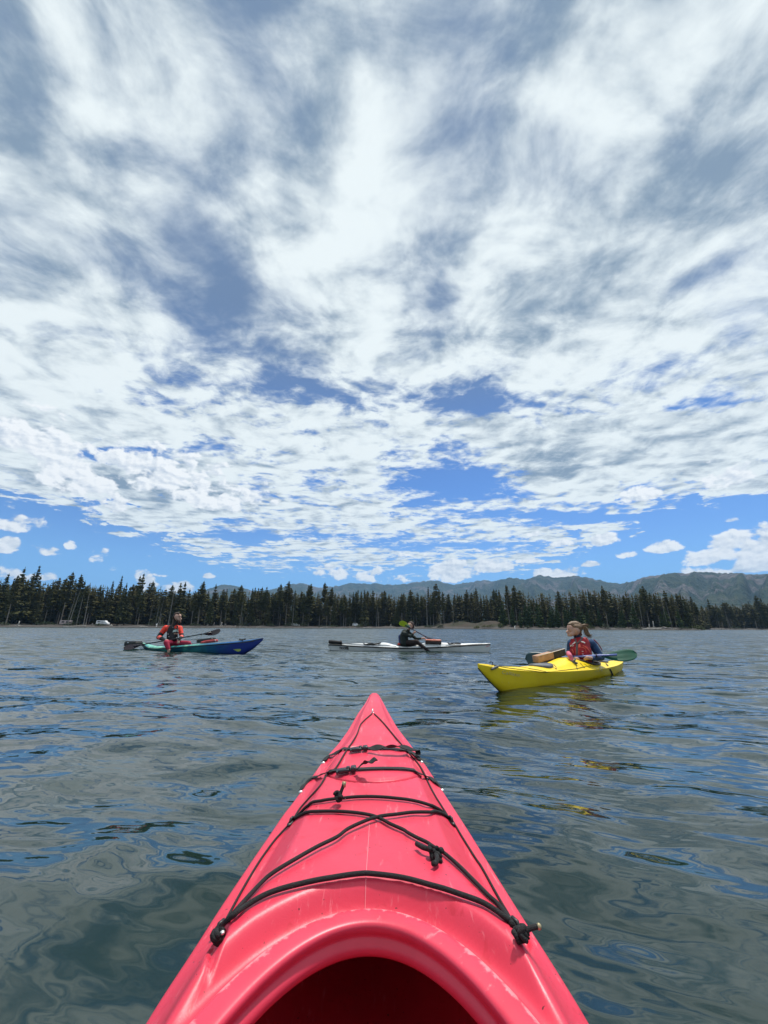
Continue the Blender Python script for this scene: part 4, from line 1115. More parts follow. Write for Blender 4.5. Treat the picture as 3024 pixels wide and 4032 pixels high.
# ---------------- yellow kayak
def yellow_kayak():
    b = Boat((1.165, 5.02), (4.70, 8.02), 'bright yellow touring kayak with grey oval hatches, nearest of the other boats', .60)
    Y1 = plastic('scratched yellow polyethylene', (.92, .67, .012), (.86, .60, .010), .40, (.84, .74, .25))
    DK = mat('dark keel rub', (.05, .045, .03), .7, .4, 30)
    L = b.L
    sheer = [(0, .345), (.12, .325), (.5, .262), (1.0, .215), (1.6, .180), (2.3, .158), (3.0, .145), (3.8, .145), (4.3, .155), (L, .175)]
    crown = [(0, .012), (.15, .022), (.6, .035), (1.2, .055), (1.7, .070), (1.95, .110), (2.18, .165), (2.36, .172), (2.6, .120), (3.0, .070), (3.5, .055), (4.2, .035), (L, .012)]
    keel = [(0, .30), (.10, .22), (.25, .11), (.45, -.02), (.70, -.08), (1.2, -.10), (3.9, -.10), (4.3, -.05), (4.5, .02), (L, .15)]
    hw = [(0, .012), (.10, .030), (.35, .075), (.8, .145), (1.4, .225), (2.0, .280), (2.6, .302), (3.1, .296), (3.6, .250), (4.1, .165), (4.45, .085), (L, .012)]
    b.build(hw, sheer, crown, [(0, 1), (.3, .94), (.55, .74), (.72, .42), (.86, .20), (.95, .09), (1, 0)], keel, [Y1, Y1, mat('grey brown rubber rim', (.06, .05, .05), .6), DK], hole=(2.93, .40, .205), hullprof=[(1, 0), (.995, -.03), (.93, -.20), (.84, -.45), (.70, -.70), (.5, -.87), (.25, -.96), (0, -1)])
    # worn bow edge: a dark strip down the stem
    stem = []
    for s_, k_ in zip(b.f['ss'][:26:2], [float(np.interp(x, [a for a, c in keel], [c for a, c in keel])) for x in b.f['ss'][:26:2]]): stem.append(b.wld(s_, 0, k_))
    MB().tube([p + b.d * -.004 for p in stem], .007, 6).done('keel_strip', DK, b.root)
    GH = mat('grey rubber hatch cover', (.13, .135, .15), .55, .3, 12)
    def hatch(s0, ra, rb, thick=.03):
        G_ = np.zeros((7, 41, 3)); base = b.dz(s0, 0)
        for i, (r, dz_) in enumerate([(0, thick), (.5, thick), (.85, thick * .95), (.97, thick * .8), (1.0, thick * .45), (1.0, 0), (.97, -.03)]):
            for k in range(41):
                a = 2 * math.pi * k / 40; s_, t_ = s0 + ra * r * math.cos(a), rb * r * math.sin(a)
                G_[i, k] = b.loc(s_, t_, base * .35 + b.dz(s_, t_) * .65 + dz_)
        o = link('hatch_cover', grid_mesh('hatch_cover', G_[:, ::-1]), GH, b.root); return o
    h1 = hatch(1.50, .23, .150); h2 = hatch(3.62, .14, .12, .03)
    M = b.root.matrix_basis; vs = [M @ v.co for v in h1.data.vertices]; b2 = BVHTree.FromPolygons(vs, [tuple(p.vertices) for p in h1.data.polygons])
    def onh(px, py):
        r = b2.ray_cast(CAM, ray(px, py)); return (r[0] + Vector((0, 0, .006))) if r[0] else b.hit(px, py)
    mb = MB(); sg = b.near
    for ds, w_ in ((-.02, .022),):
        path = [M @ b.loc(1.50 + ds + k * .012, t * .17, b.dz(1.50 + ds, t * .17) * .65 + b.dz(1.5, 0) * .35 + .034 * (1 if abs(t) < .93 else .1)) for k, t in enumerate(np.linspace(-1, 1, 13))]
        vs, fs = [], []
        for i, p in enumerate(path): vs += [p + b.d * w_ / 2, p - b.d * w_ / 2]
        for i in range(len(path) - 1): fs.append((2 * i, 2 * i + 1, 2 * i + 3, 2 * i + 2))
        mb.add(vs, fs)
    mb.done('hatch_strap', WEB, b.root)
    # perimeter line and deck cords
    b.line('deck_line', [(1940, 2619), (1985, 2623), (2040, 2626), (2090, 2634), (2120, 2639), (2150, 2645)], .0035)
    b.line('deck_line', [(1944, 2621), (1990, 2629), (2050, 2637), (2100, 2643), (2150, 2646), (2210, 2641), (2260, 2635), (2272, 2633), (2296, 2627), (2324, 2621)], .0035)
    b.line('deck_line', [(2271, 2633), (2268, 2618), (2263, 2600)], .003); b.line('deck_line', [(2298, 2627), (2285, 2612), (2270, 2597)], .003)
    for px, py in ((2150, 2646), (2272, 2634), (2299, 2628), (2325, 2622), (2189, 2634)): MB().ball(tuple(b.hit(px, py, .004)), .012, (1, 1, .6)).done('pad_eye', PADEYE, b.root)
    b.line('deck_line', [(2385, 2608), (2398, 2603), (2412, 2598), (2425, 2596)], .0035)
    # toggle handle at the bow
    q0 = b.hit(1929, 2612, .004); q1 = at_y(1936, 2612, q0.y - .01); q1.z += .02
    MB().tube(catmull([q0, q0 + Vector((.005, -.01, .02)), q0 + Vector((.03, -.01, .012)), b.hit(1936, 2624, .012)], 5), .005, 6).done('toggle_cord', CORD, b.root)
    c0, c1 = b.hit(1931, 2634, .018), b.hit(1961, 2626, .018)
    MB().tube([c0.lerp(c1, f) for f in np.linspace(0, 1, 7)], lambda t: .010 + .007 * math.sin(math.pi * t), 8).done('toggle', mat('grey plastic toggle', (.12, .12, .115), .5), b.root)
    # black strap hanging over the side behind the cockpit
    P3 = [b.hit(2385, 2612, .004), b.hit(2393, 2622, .004), b.hit(2401, 2635, .005), b.hit(2407, 2648, .006), b.hit(2411, 2660, .010), b.hit(2412, 2672, .01)]
    P3 = catmull(P3, 4); vs, fs = [], []; n = len(P3)
    for i, p in enumerate(P3):
        w_ = .012 + .022 * math.sin(math.pi * (i + 3) / (n + 5)); vs += [p - b.d * w_, p + b.d * w_]
    for i in range(n - 1): fs.append((2 * i, 2 * i + 1, 2 * i + 3, 2 * i + 2))
    MB().add(vs, fs).done('side_strap', WEB, b.root)
    OUT = mat('pale worn decal', (.74, .68, .42), .5, .4, 60, col2=(.42, .36, .10))
    b.text('Callisto', (1975, 2652), (2045, 2664), 14, OUT, shear=.25)
    b.text('Vi.Fu', (2338, 2648), (2372, 2640), 15, mat('worn grey white decal', (.70, .68, .52), .5, .5, 80, col2=(.62, .52, .12)), shear=.2)
    EXCL.append((b.a, b.d, [(1.0, -1), (1.4, .10), (2.4, .20), (3.0, .20), (3.6, .15), (4.0, .02), (4.1, -1)]))
    return b
YK = yellow_kayak()

# ---------------- white kayak
def white_kayak():
    b = Boat((3.62, 13.64), (-1.95, 14.27), 'long white sea kayak with black seam line and lettering near its stern', .56)
    WH = plastic('white gelcoat', (.80, .81, .80), (.74, .75, .73), .22, (.60, .60, .55), 1.2); WB = plastic('white hull gelcoat', (.70, .71, .70), (.60, .61, .58), .25, (.50, .48, .42), 1.2)
    BK = mat('black seam tape', (.012, .012, .013), .5)
    near = .24
    tb = b.table([(1931, 2537), (1900, 2538), (1800, 2543), (1700, 2549), (1640, 2551), (1560, 2550), (1450, 2546), (1380, 2543), (1330, 2540), (1300, 2539)], .12)
    L = b.L; sheer = [(0, tb[0][1])] + [(s, z) for s, z in tb if .1 < s < L - .1] + [(L, tb[-1][1])]
    top = dict(b.table([(1930, 2532), (1900, 2533), (1860, 2533), (1800, 2534), (1760, 2531), (1740, 2529), (1700, 2532), (1670, 2531), (1655, 2536), (1600, 2545), (1560, 2541), (1540, 2536), (1520, 2529), (1500, 2530), (1480, 2533), (1420, 2533), (1360, 2535), (1310, 2533)], 0))
    crown = sorted((max(min(s, L), 0), max(z - float(np.interp(s, [a for a, c in sheer], [c for a, c in sheer])), .01)) for s, z in top.items())
    hw = [(0, .014), (.15, .035), (.6, .10), (1.4, .19), (2.3, .255), (2.9, .27), (3.5, .245), (4.3, .165), (5.0, .08), (5.4, .035), (L, .014)]
    keel = [(0, .12), (.06, -.02), (.3, -.10), (5.0, -.10), (5.45, -.06), (5.55, .02), (L, .1)]
    b.build(hw, sheer, crown, [(0, 1), (.3, .96), (.55, .8), (.75, .45), (.9, .15), (1, 0)], keel, [WH, WB, BK, BK], hole=(axis_s(b.a, b.b, 1606), .38, .19), seam=.022)
    BLK = mat('black print', (.012, .012, .012), .5)
    b.text('TROOPER', (1336, 2556), (1374, 2557), 9.5, BLK, bold=.055)
    b.line('deck_line', [(1352, 2535), (1400, 2537), (1440, 2540), (1500, 2541), (1530, 2542), (1560, 2546)], .006); b.line('deck_line', [(1755, 2540), (1800, 2541), (1850, 2538), (1900, 2535)], .005)
    # spare cords and pump lashed on the decks
    mb = MB(); 
    for pts in ([(1430, 2533), (1437, 2539), (1450, 2541), (1470, 2538), (1490, 2536), (1500, 2530)], [(1440, 2540), (1462, 2536), (1480, 2539), (1500, 2534)], [(1452, 2537), (1470, 2541), (1486, 2536)]):
        mb.tube(catmull([b.hit(px, py, .03) for px, py in pts], 4), .017, 6)
    mb.done('lashed_line', CORD, b.root)
    mb = MB()
    for pts in ([(1762, 2532), (1770, 2536), (1785, 2538), (1800, 2536), (1815, 2537)], [(1768, 2537), (1790, 2534), (1812, 2535)]): mb.tube(catmull([b.hit(px, py, .02) for px, py in pts], 4), .013, 6)
    mb.done('lashed_line', CORD, b.root)
    MB().tube([b.hit(1912, 2547, .004), b.hit(1925, 2543, .004), b.hit(1927, 2541, .004)], .012, 6).done('bow_mark', mat('faded pink mark', (.75, .35, .33), .5), b.root)
    return b
WK = white_kayak()

# ---------------- blue and teal kayak
def blue_kayak():
    b = Boat((-3.62, 12.06), (-8.35, 13.98), 'blue and teal sit-on-top kayak with raised dark blue bow', .66)
    def tint(name, top):
        mt, nt, p = newmat(name); x, y, z = sep(objco()); n = noise(objco(), 2.2, 4, .6, .8, dims='3D')
        f = sstep(.2, 1.9, x + (n - .5) * 1.6)
        a = mixc(sstep(.42, .60, n), (.010, .10, .15), (.05, .30, .26)) if not top else mixc(sstep(.40, .56, n), (.03, .25, .26), (.22, .62, .42))
        g = mixc(sstep(-.2, 1.0, x + (n - .5) * 2), a, (.012, .16, .22))
        setc(p, 'Base Color', mixc(f, g, (.012, .035, .24) if not top else (.02, .13, .36))); p.inputs['Roughness'].default_value = .32; return mt
    tb = b.table([(1040, 2511), (1020, 2516), (990, 2524), (950, 2530), (900, 2536), (850, 2539), (800, 2542), (760, 2545), (720, 2548), (690, 2550), (640, 2553), (600, 2551), (560, 2545)], .15)
    L = b.L; sheer = [(0, .44)] + [(s, z) for s, z in tb if .15 < s < L - .3] + [(L, .21)]
    hw = [(0, .012), (.1, .035), (.4, .10), (1.0, .20), (1.8, .29), (2.6, .33), (3.4, .33), (4.1, .27), (4.7, .16), (L, .02)]
    crown = [(0, .012), (.5, .045), (1.2, .06), (2.0, .055), (3.0, .05), (3.6, .045), (4.3, .06), (L, .01)]
    keel = [(0, .38), (.12, .28), (.30, .14), (.52, .02), (.75, -.08), (1.3, -.11), (4.4, -.10), (4.9, -.02), (L, .1)]
    BK = mat('black gunwale groove', (.01, .012, .014), .5)
    b.build(hw, sheer, crown, [(0, .75), (.3, .8), (.55, .9), (.75, 1.0), (.9, .7), (1, 0)], keel, [tint('teal deck plastic', True), tint('blue hull plastic', False), BK, BK], seam=.012)
    b.line('gunwale_cord', [(1000, 2524), (940, 2531), (880, 2536), (820, 2540), (760, 2544), (720, 2547), (690, 2550)], .011, BK)
    b.band('hull_decal', [(918, 2557), (930, 2556), (945, 2555), (950, 2558), (946, 2563), (938, 2566), (930, 2563)], mat('yellow green decal', (.42, .52, .12), .5))
    mb = MB()
    for pts in ([(943, 2515), (950, 2521), (958, 2524)], [(946, 2524), (955, 2517), (965, 2519)], [(940, 2520), (952, 2519), (968, 2516)]): mb.tube([b.hit(px, py, .03) for px, py in pts], .014, 6)
    mb.done('bow_handle', CORD, b.root)
    return b
BKY = blue_kayak()

# ------------------------------------------------------------------ people: one skin grown over tapered limbs
def capsule(mb, p0, p1, r0, r1, n=12):
    p0, p1 = Vector(p0), Vector(p1); ax = p1 - p0; L = ax.length
    if L < 1e-4: mb.ball(tuple(p0), r0, n=n, m=8); return
    path, rad = [], []
    for k in range(5): a = math.pi / 2 * (1 - k / 4); path.append(p0 - ax / L * r0 * math.sin(a)); rad.append(max(r0 * math.cos(a), r0 * .03))
    for k in range(5): a = math.pi / 2 * k / 4; path.append(p1 + ax / L * r1 * math.sin(a)); rad.append(max(r1 * math.cos(a), r1 * .03))
    N = len(path); mb.tube(path, lambda t: rad[min(int(round(t * (N - 1))), N - 1)], n)
def skin_mesh(name, caps, mats, parent, voxel=.012, smooth=4, extra=None):
    """caps: (p0, p1, r0, r1, material key); union of all, voxel remeshed to one continuous surface"""
    mb = MB()
    for c in caps: capsule(mb, *c[:4])
    if extra: extra(mb)
    me = mesh_np('tmp', mb.v, mb.f); o = bpy.data.objects.new('tmp', me); COL.objects.link(o)
    md = o.modifiers.new('r', 'REMESH'); md.mode = 'VOXEL'; md.voxel_size = voxel
    ms = o.modifiers.new('s', 'SMOOTH'); ms.factor = .5; ms.iterations = smooth
    dg = bpy.context.evaluated_depsgraph_get(); res = bpy.data.meshes.new_from_object(o.evaluated_get(dg)); bpy.data.objects.remove(o); bpy.data.meshes.remove(me)
    n = len(res.vertices); co = np.zeros(n * 3); res.vertices.foreach_get('co', co); co = co.reshape(-1, 3)
    keys = list(dict.fromkeys(c[4] for c in caps)); best = np.full(len(res.polygons), 1e9); mi = np.zeros(len(res.polygons), dtype=np.int32)
    pc = np.zeros(len(res.polygons) * 3); res.polygons.foreach_get('center', pc); pc = pc.reshape(-1, 3)
    for c in caps:
        a, b = np.array(c[0], float), np.array(c[1], float); d = b - a; l2 = max((d ** 2).sum(), 1e-9)
        t = np.clip(((pc - a) @ d) / l2, 0, 1); dist = np.linalg.norm(pc - (a + t[:, None] * d), axis=1) - (c[2] + (c[3] - c[2]) * t)
        k = dist < best; best[k] = dist[k]; mi[k] = keys.index(c[4])
    if parent: co = co - np.array(parent.location)
    res.vertices.foreach_set('co', co.reshape(-1).astype(np.float32))
    for k in keys: res.materials.append(mats[k])
    res.polygons.foreach_set('material_index', mi); res.polygons.foreach_set('use_smooth', np.ones(len(mi), dtype=bool)); res.name = name
    res.update(); o = bpy.data.objects.new(name, res); COL.objects.link(o)
    if parent: o.parent = parent
    return o
def obj_bvh(o):
    off = o.parent.location if o.parent else Vector(); return BVHTree.FromPolygons([v.co + off for v in o.data.vertices], [tuple(p.vertices) for p in o.data.polygons])
def cast(bvh, px, py, lift=.003, fallback=6.7):
    r = bvh.ray_cast(CAM, ray(px, py))
    if r[0] is None: return at_y(px, py, fallback)
    return r[0] - ray(px, py) * lift
def fingers(caps, wrist, aim, axis, side, s=1.0, key='skin', curl=1.0):
    """palm and five fingers closed round a bar: aim points from wrist to knuckles, axis runs along the bar, side is away from the palm"""
    aim, axis, side = Vector(aim).normalized(), Vector(axis).normalized(), Vector(side).normalized()
    k = wrist + aim * .075 * s
    caps.append((wrist, k, .026 * s, .030 * s, key))
    for i, (l, o) in enumerate(((.030, -.030), (.034, -.010), (.032, .010), (.026, .029))):
        b = k + axis * o * s; c1 = b + (aim * .6 + side * -.5) * l * s * curl + aim * .006; c2 = c1 + (side * -1.0 + aim * -.35) * l * .9 * s
        caps.append((b, c1, .0105 * s, .0098 * s, key)); caps.append((c1, c2, .0098 * s, .008 * s, key))
    tb = wrist + aim * .025 * s + axis * -.026 * s; t1 = tb + (axis * -.4 + aim * .7 - side * .5) * .035 * s; t2 = t1 + (aim * .3 - side * .9) * .026 * s
    caps.append((tb, t1, .013 * s, .011 * s, key)); caps.append((t1, t2, .011 * s, .009 * s, key))
EYE = mat('dark eye', (.02, .015, .012), .2); LIP = mat('lips', (.42, .16, .13), .5)
def V3(px, py, y): return at_y(px, py, y)

def paddle(label, A, B, blen, bw, m_shaft, m_blade, nA, nB=None, r=.0155, group=None, rings=True):
    """A and B are the blade tips; nA the face direction of blade A"""
    A, B = Vector(A), Vector(B); d = (B - A).normalized(); L = (B - A).length
    mid = (A + B) / 2; root = empty('paddle', mid, 0, label, 'paddle', group)
    MB().tube([A + d * blen * .55 + d * (L - 1.1 * blen) * t for t in np.linspace(0, 1, 9)], r, 10).done('shaft', m_shaft, root)
    for P, q, nn, mt in ((A, d, nA, m_blade[0]), (B, -d, nB or nA, m_blade[1])):
        nn = Vector(nn); nn = (nn - q * nn.dot(q)).normalized(); s = q.cross(nn).normalized()
        rows, cols = 20, 9; G1 = np.zeros((rows, cols, 3)); G2 = G1.copy()
        for i in range(rows):
            t = i / (rows - 1)        # 0 tip, 1 throat
            w = bw / 2 * (max(0, 1 - (1 - min(t / .30, 1)) ** 2.4)) ** .5 * (1 - .80 * max(0, (t - .38) / .62) ** 1.5)
            w = max(w, r * .9 if t > .5 else .004)
            asym = -.10 * bw * (1 - t)
            for j in range(cols):
                u = -1 + 2 * j / (cols - 1); bend = -.035 * math.sin(t * math.pi * .9) * 1.2
                rib = .010 * math.exp(-(u * w / .016) ** 2) * min(1, t * 1.6)
                p = P + q * (t * blen + .02 * bw * u * (1 - t)) + s * (u * w + asym * 0) + nn * (bend + .012 * u * u)
                th = (.004 + rib) * (1 - abs(u) ** 4 * .8)
                G1[i, j] = p + nn * th; G2[i, j] = p - nn * th
        mb = MB(); a = G1.reshape(-1, 3); b_ = G2.reshape(-1, 3); n = rows * cols
        fs = []
        for i in range(rows - 1):
            for j in range(cols - 1):
                v = i * cols + j; fs.append((v, v + 1, v + 1 + cols, v + cols)); fs.append((n + v, n + v + cols, n + v + 1 + cols, n + v + 1))
            fs.append((i * cols, (i + 1) * cols, n + (i + 1) * cols, n + i * cols)); v = i * cols + cols - 1; fs.append((v, n + v, n + v + cols, v + cols))
        for j in range(cols - 1): fs.append((j, n + j, n + j + 1, j + 1)); v = (rows - 1) * cols + j; fs.append((v, v + 1, n + v + 1, n + v))
        mb.add([Vector(x) for x in np.concatenate([a, b_])], fs); mb.done('blade', mt, root)
        if rings:
            c = P + q * (blen * 1.12); MB().tube([c, c + q * .008, c + q * .016], r * 1.8, 12).done('drip_ring', PADEYE, root)
    return root

# ---------------- woman in the yellow kayak
def woman():
    Y = 6.86; hip = YK.wld(2.98, 0, .06)
    root = empty('person', (hip.x, hip.y, .05), 0, 'woman with blonde brown ponytail in red life vest sitting in the yellow kayak', 'person')
    M = dict(skin=SKIN, navy=mat('blue fleece', (.030, .075, .175), .9, .4, 14, bumps=.4, bscale=30), collar=mat('dark navy collar', (.010, .018, .045), .9), pants=mat('black trousers', (.012, .012, .015), .9))
    pel = Vector((hip.x, hip.y, .10)); ch = V3(2288, 2560, Y); uc = V3(2284, 2538, Y); nk = V3(2276, 2518, Y); hd = V3(2263, 2480, Y - .02)
    sR = V3(2250, 2533, Y + .02); sL = V3(2330, 2534, Y + .05)
    caps = [(pel, ch, .155, .140, 'navy'), (ch, uc, .140, .130, 'navy'), (sR, sL, .066, .072, 'navy'), (uc, nk, .10, .062, 'collar'), (nk, V3(2270, 2502, Y), .058, .052, 'collar'), (V3(2272, 2508, Y), V3(2266, 2496, Y), .047, .047, 'skin'),
            (hd, V3(2264, 2474, Y), .088, .090, 'skin'), (V3(2255, 2487, Y - .03), V3(2247, 2497, Y - .05), .066, .042, 'skin'), (V3(2243, 2480, Y - .05), V3(2243, 2470, Y - .05), .045, .045, 'skin'),
            (V3(2236, 2483, Y - .07), V3(2231, 2488, Y - .085), .012, .015, 'skin'), (V3(2238, 2501, Y - .07), V3(2241, 2502, Y - .06), .020, .022, 'skin'), (V3(2236, 2494, Y - .075), V3(2239, 2494, Y - .07), .016, .018, 'skin')]
    ear = V3(2272, 2482, Y - .095); caps.append((ear, ear + Vector((.006, 0, -.022)), .017, .012, 'skin'))
    el = V3(2366, 2588, Y - .02); wr = V3(2328, 2592, Y - .32)
    caps += [(sL, sL.lerp(el, .5), .075, .066, 'navy'), (sL.lerp(el, .5), el, .066, .058, 'navy'), (el, el.lerp(wr, .45), .058, .052, 'navy'), (el.lerp(wr, .45), wr, .052, .036, 'navy')]
    pd = (V3(2385, 2583, Y - .34) - V3(2262, 2590, Y - .30)).normalized()
    fingers(caps, wr + Vector((-.01, -.02, .004)), Vector((-.85, -.25, .10)), pd, Vector((0, -.55, .8)), 1.0)
    er = V3(2243, 2583, Y + .10); wq = V3(2258, 2592, Y - .18)
    caps += [(sR, er, .068, .055, 'navy'), (er, wq, .052, .034, 'navy')]; fingers(caps, wq, Vector((.3, -.8, 0)), pd, Vector((0, -.5, .8)), .95)
    fwd_ = -YK.d      # thighs run forward under the deck
    for sg in (1, -1):
        k = pel + fwd_ * .48 + YK.left * .10 * sg + Vector((0, 0, .05)); f = k + fwd_ * .42 + Vector((0, 0, -.06)); caps += [(pel + YK.left * .08 * sg, k, .085, .058, 'pants'), (k, f, .055, .04, 'pants')]
    body = skin_mesh('body', caps, M, root, .010, 3)
    # hair: cap over the skull, drawn back to a tie, and a loose ponytail
    mt, nt, p = newmat('light brown hair'); x, y, z = sep(objco()); n = noise(vec(x * 10, y * 30, z * 60), 3.0, 4, .7, .6, dims='3D')
    setc(p, 'Base Color', mixc(sstep(.35, .7, n), (.085, .045, .022), (.30, .19, .10))); p.inputs['Roughness'].default_value = .55; bump(p, n, .5, .01)
    hc = [(V3(2267, 2473, Y + .0), V3(2272, 2470, Y + .01), .096, .094, 'h'), (V3(2252, 2459, Y - .02), V3(2268, 2461, Y), .056, .070, 'h'), (V3(2241, 2459, Y - .05), V3(2252, 2457, Y - .03), .026, .040, 'h'), (V3(2275, 2486, Y + .04), V3(2280, 2496, Y + .05), .070, .05, 'h'),
          (V3(2262, 2468, Y - .055), V3(2276, 2470, Y - .05), .045, .05, 'h'), (V3(2288, 2466, Y - .02), V3(2292, 2470, Y - .02), .035, .03, 'h')]
    skin_mesh('hair', hc, {'h': mt}, root, .010, 2)
    rng = random.Random(3); mb = MB(); st = V3(2286, 2464, Y - .03)
    for k in range(46):
        j = lambda s: Vector((rng.uniform(-s, s), rng.uniform(-s, s), rng.uniform(-s, s)))
        e = V3(2325 + rng.uniform(-14, 9), 2512 + rng.uniform(-14, 6), Y - .06)
        P3 = catmull([st + j(.012), V3(2299 + rng.uniform(-3, 8), 2463 + rng.uniform(-3, 7), Y - .04) + j(.012), V3(2306 + rng.uniform(-7, 6), 2482 + rng.uniform(-4, 4), Y - .05) + j(.018), V3(2312 + rng.uniform(-8, 6), 2498, Y - .055) + j(.02), e + j(.012)], 4)
        mb.tube(P3, lambda t: .0085 * (1 - t * .75), 5)
    for k in range(10):
        P3 = catmull([V3(2290, 2462, Y), V3(2300 + k * 1.2, 2458 + rng.uniform(-2, 3), Y - .02), V3(2312 + k, 2466 + rng.uniform(-5, 5), Y - .03)], 3); mb.tube(P3, .0028, 4)
    mb.done('ponytail', mt, root)
    MB().ball(tuple(V3(2287, 2464, Y - .03)), .026, (1, 1, 1.1)).done('hair_tie', mat('maroon hair tie', (.06, .01, .015), .8), root)
    # face
    MB().ball(tuple(V3(2239, 2479, Y - .097)), .0085, (1, .6, .7)).done('eye', EYE, root)
    MB().tube([V3(2236, 2475, Y - .098), V3(2242, 2474, Y - .10)], .004, 5).done('eyebrow', mt, root)
    MB().tube([V3(2235, 2494.5, Y - .095), V3(2240, 2493.5, Y - .10)], .0048, 5).done('mouth', LIP, root)
    MB().ball(tuple(V3(2292, 2494, Y - .09)), .010, (.7, .7, 1.4)).done('earring', mat('white earring', (.8, .8, .8), .3), root)
    # life vest
    VM = dict(red=mat('red nylon vest', (.42, .010, .018), .7, .35, 20, bumps=.4, bscale=40), dark=mat('dark grey vest side', (.05, .045, .045), .8))
    vc = [(V3(2287, 2600, Y + .0), V3(2286, 2565, Y - .02), .172, .175, 'red'), (V3(2286, 2565, Y - .02), V3(2283, 2543, Y - .01), .172, .150, 'red'), (V3(2257, 2540, Y - .02), V3(2255, 2528, Y), .070, .055, 'red'), (V3(2308, 2538, Y - .03), V3(2304, 2520, Y + .0), .065, .050, 'red'),
          (V3(2246, 2545, Y + .06), V3(2248, 2592, Y + .06), .050, .06, 'dark')]
    v = skin_mesh('life_vest', vc, VM, root, .012, 3); bv = obj_bvh(v); inv = v.parent.matrix_basis.inverted()
    def on(pts, r, name, mt_, lift=.002, n=4):
        P3 = catmull([cast(bv, px, py, lift, Y - .16) for px, py in pts], n); mb = MB().tube(P3, r, 6); mb.v = [tuple(inv @ Vector(q)) for q in mb.v]; return mb.done(name, mt_, v, world=False)
    ORG = mat('orange piping', (.80, .16, .08), .6); WHT = mat('reflective white tape', (.80, .80, .80), .4); GRY = mat('grey webbing', (.13, .11, .11), .8)
    on([(2246, 2545), (2262, 2531), (2265, 2528)], .011, 'reflective_tape', WHT); on([(2287, 2526), (2297, 2529), (2303, 2532)], .011, 'reflective_tape', WHT)
    on([(2272, 2533), (2272, 2556), (2272, 2582)], .018, 'zip_strip', GRY, -.006)
    on([(2264, 2515), (2268, 2524), (2271, 2534)], .011, 'shoulder_strap', GRY); on([(2293, 2512), (2284, 2523), (2274, 2534)], .012, 'shoulder_strap', GRY)
    on([(2266, 2548), (2267, 2570), (2268, 2583)], .0035, 'piping', ORG); on([(2279, 2558), (2279, 2570), (2280, 2583)], .0035, 'piping', ORG)
    on([(2296, 2541), (2310, 2551), (2322, 2566), (2328, 2578)], .006, 'piping', ORG); on([(2281, 2549), (2295, 2549), (2305, 2556), (2308, 2570)], .0035, 'piping', ORG); on([(2253, 2556), (2256, 2564), (2258, 2572)], .006, 'zip_pull', ORG)
    on([(2247, 2540), (2256, 2540)], .005, 'lettering_patch', WHT); on([(2291, 2565), (2297, 2565)], .0045, 'reflective_tab', WHT); on([(2292, 2575), (2298, 2576)], .0045, 'reflective_tab', WHT); on([(2253, 2545), (2259, 2542)], .004, 'reflective_tab', WHT)
    mb = MB(); c = cast(bv, 2282, 2543, .006, Y - .16)
    mb.ball(tuple(c), .024, (.9, .5, 1.3)); mb.ball(tuple(c + Vector((-.01, 0, -.02))), .014); mb.v = [tuple(inv @ Vector(q)) for q in mb.v]; mb.done('knife_sheath', mat('coral plastic', (.85, .15, .10), .5), v, world=False)
    on([(2338, 2518), (2355, 2535), (2366, 2552), (2371, 2562)], .008, 'back_strap', mat('dark red strap', (.2, .01, .03), .7), .0)
    SH = mat('periwinkle blue shaft', (.16, .20, .50), .35); GR = mat('green paddle blade', (.003, .075, .045), .6, .2, 6, spec=.2)
    A = V3(2508, 2574, Y - .52); B = V3(2069, 2596, Y + .16)
    paddle('paddle with blue shaft and dark green blades held across the yellow kayak', A, B, .50, .235, SH, (GR, mat('dark teal blade', (.004, .045, .055), .35)), Vector((.12, -.72, .68)), Vector((-.2, -.9, .3)), .0165)
    # small leg in pink with a grey shoe, over the cockpit edge
    c0 = YK.hit(2262, 2604, .02)
    lg = empty('child_leg', tuple(c0), 0, 'small pink-legginged leg with grey velcro shoe over the yellow cockpit edge', 'leg')
    y_ = c0.y - .02
    skin_mesh('legging', [(V3(2238, 2572, y_ + .12), V3(2245, 2583, y_ + .03), .036, .036, 'p'), (V3(2245, 2583, y_ + .03), V3(2254, 2603, y_), .036, .024, 'p')], {'p': mat('pink leggings', (.72, .16, .24), .8, .3, 20)}, lg, .008, 2)
    sm = {'s': mat('grey shoe', (.17, .16, .15), .7, .3, 30), 'o': mat('grey rubber sole', (.07, .07, .06), .7)}
    skin_mesh('shoe', [(V3(2250, 2611, y_), V3(2262, 2608, y_ - .02), .026, .022, 's'), (V3(2244, 2617, y_), V3(2271, 2611, y_ - .03), .018, .016, 'o'), (V3(2250, 2604, y_), V3(2250, 2612, y_), .022, .02, 's')], sm, lg, .007, 2)
    MB().tube(catmull([V3(2255, 2606, y_ - .03), V3(2260, 2601, y_ - .035), V3(2266, 2596, y_ - .03)], 4), .013, 6).done('shoe_strap', sm['s'], lg)
woman()

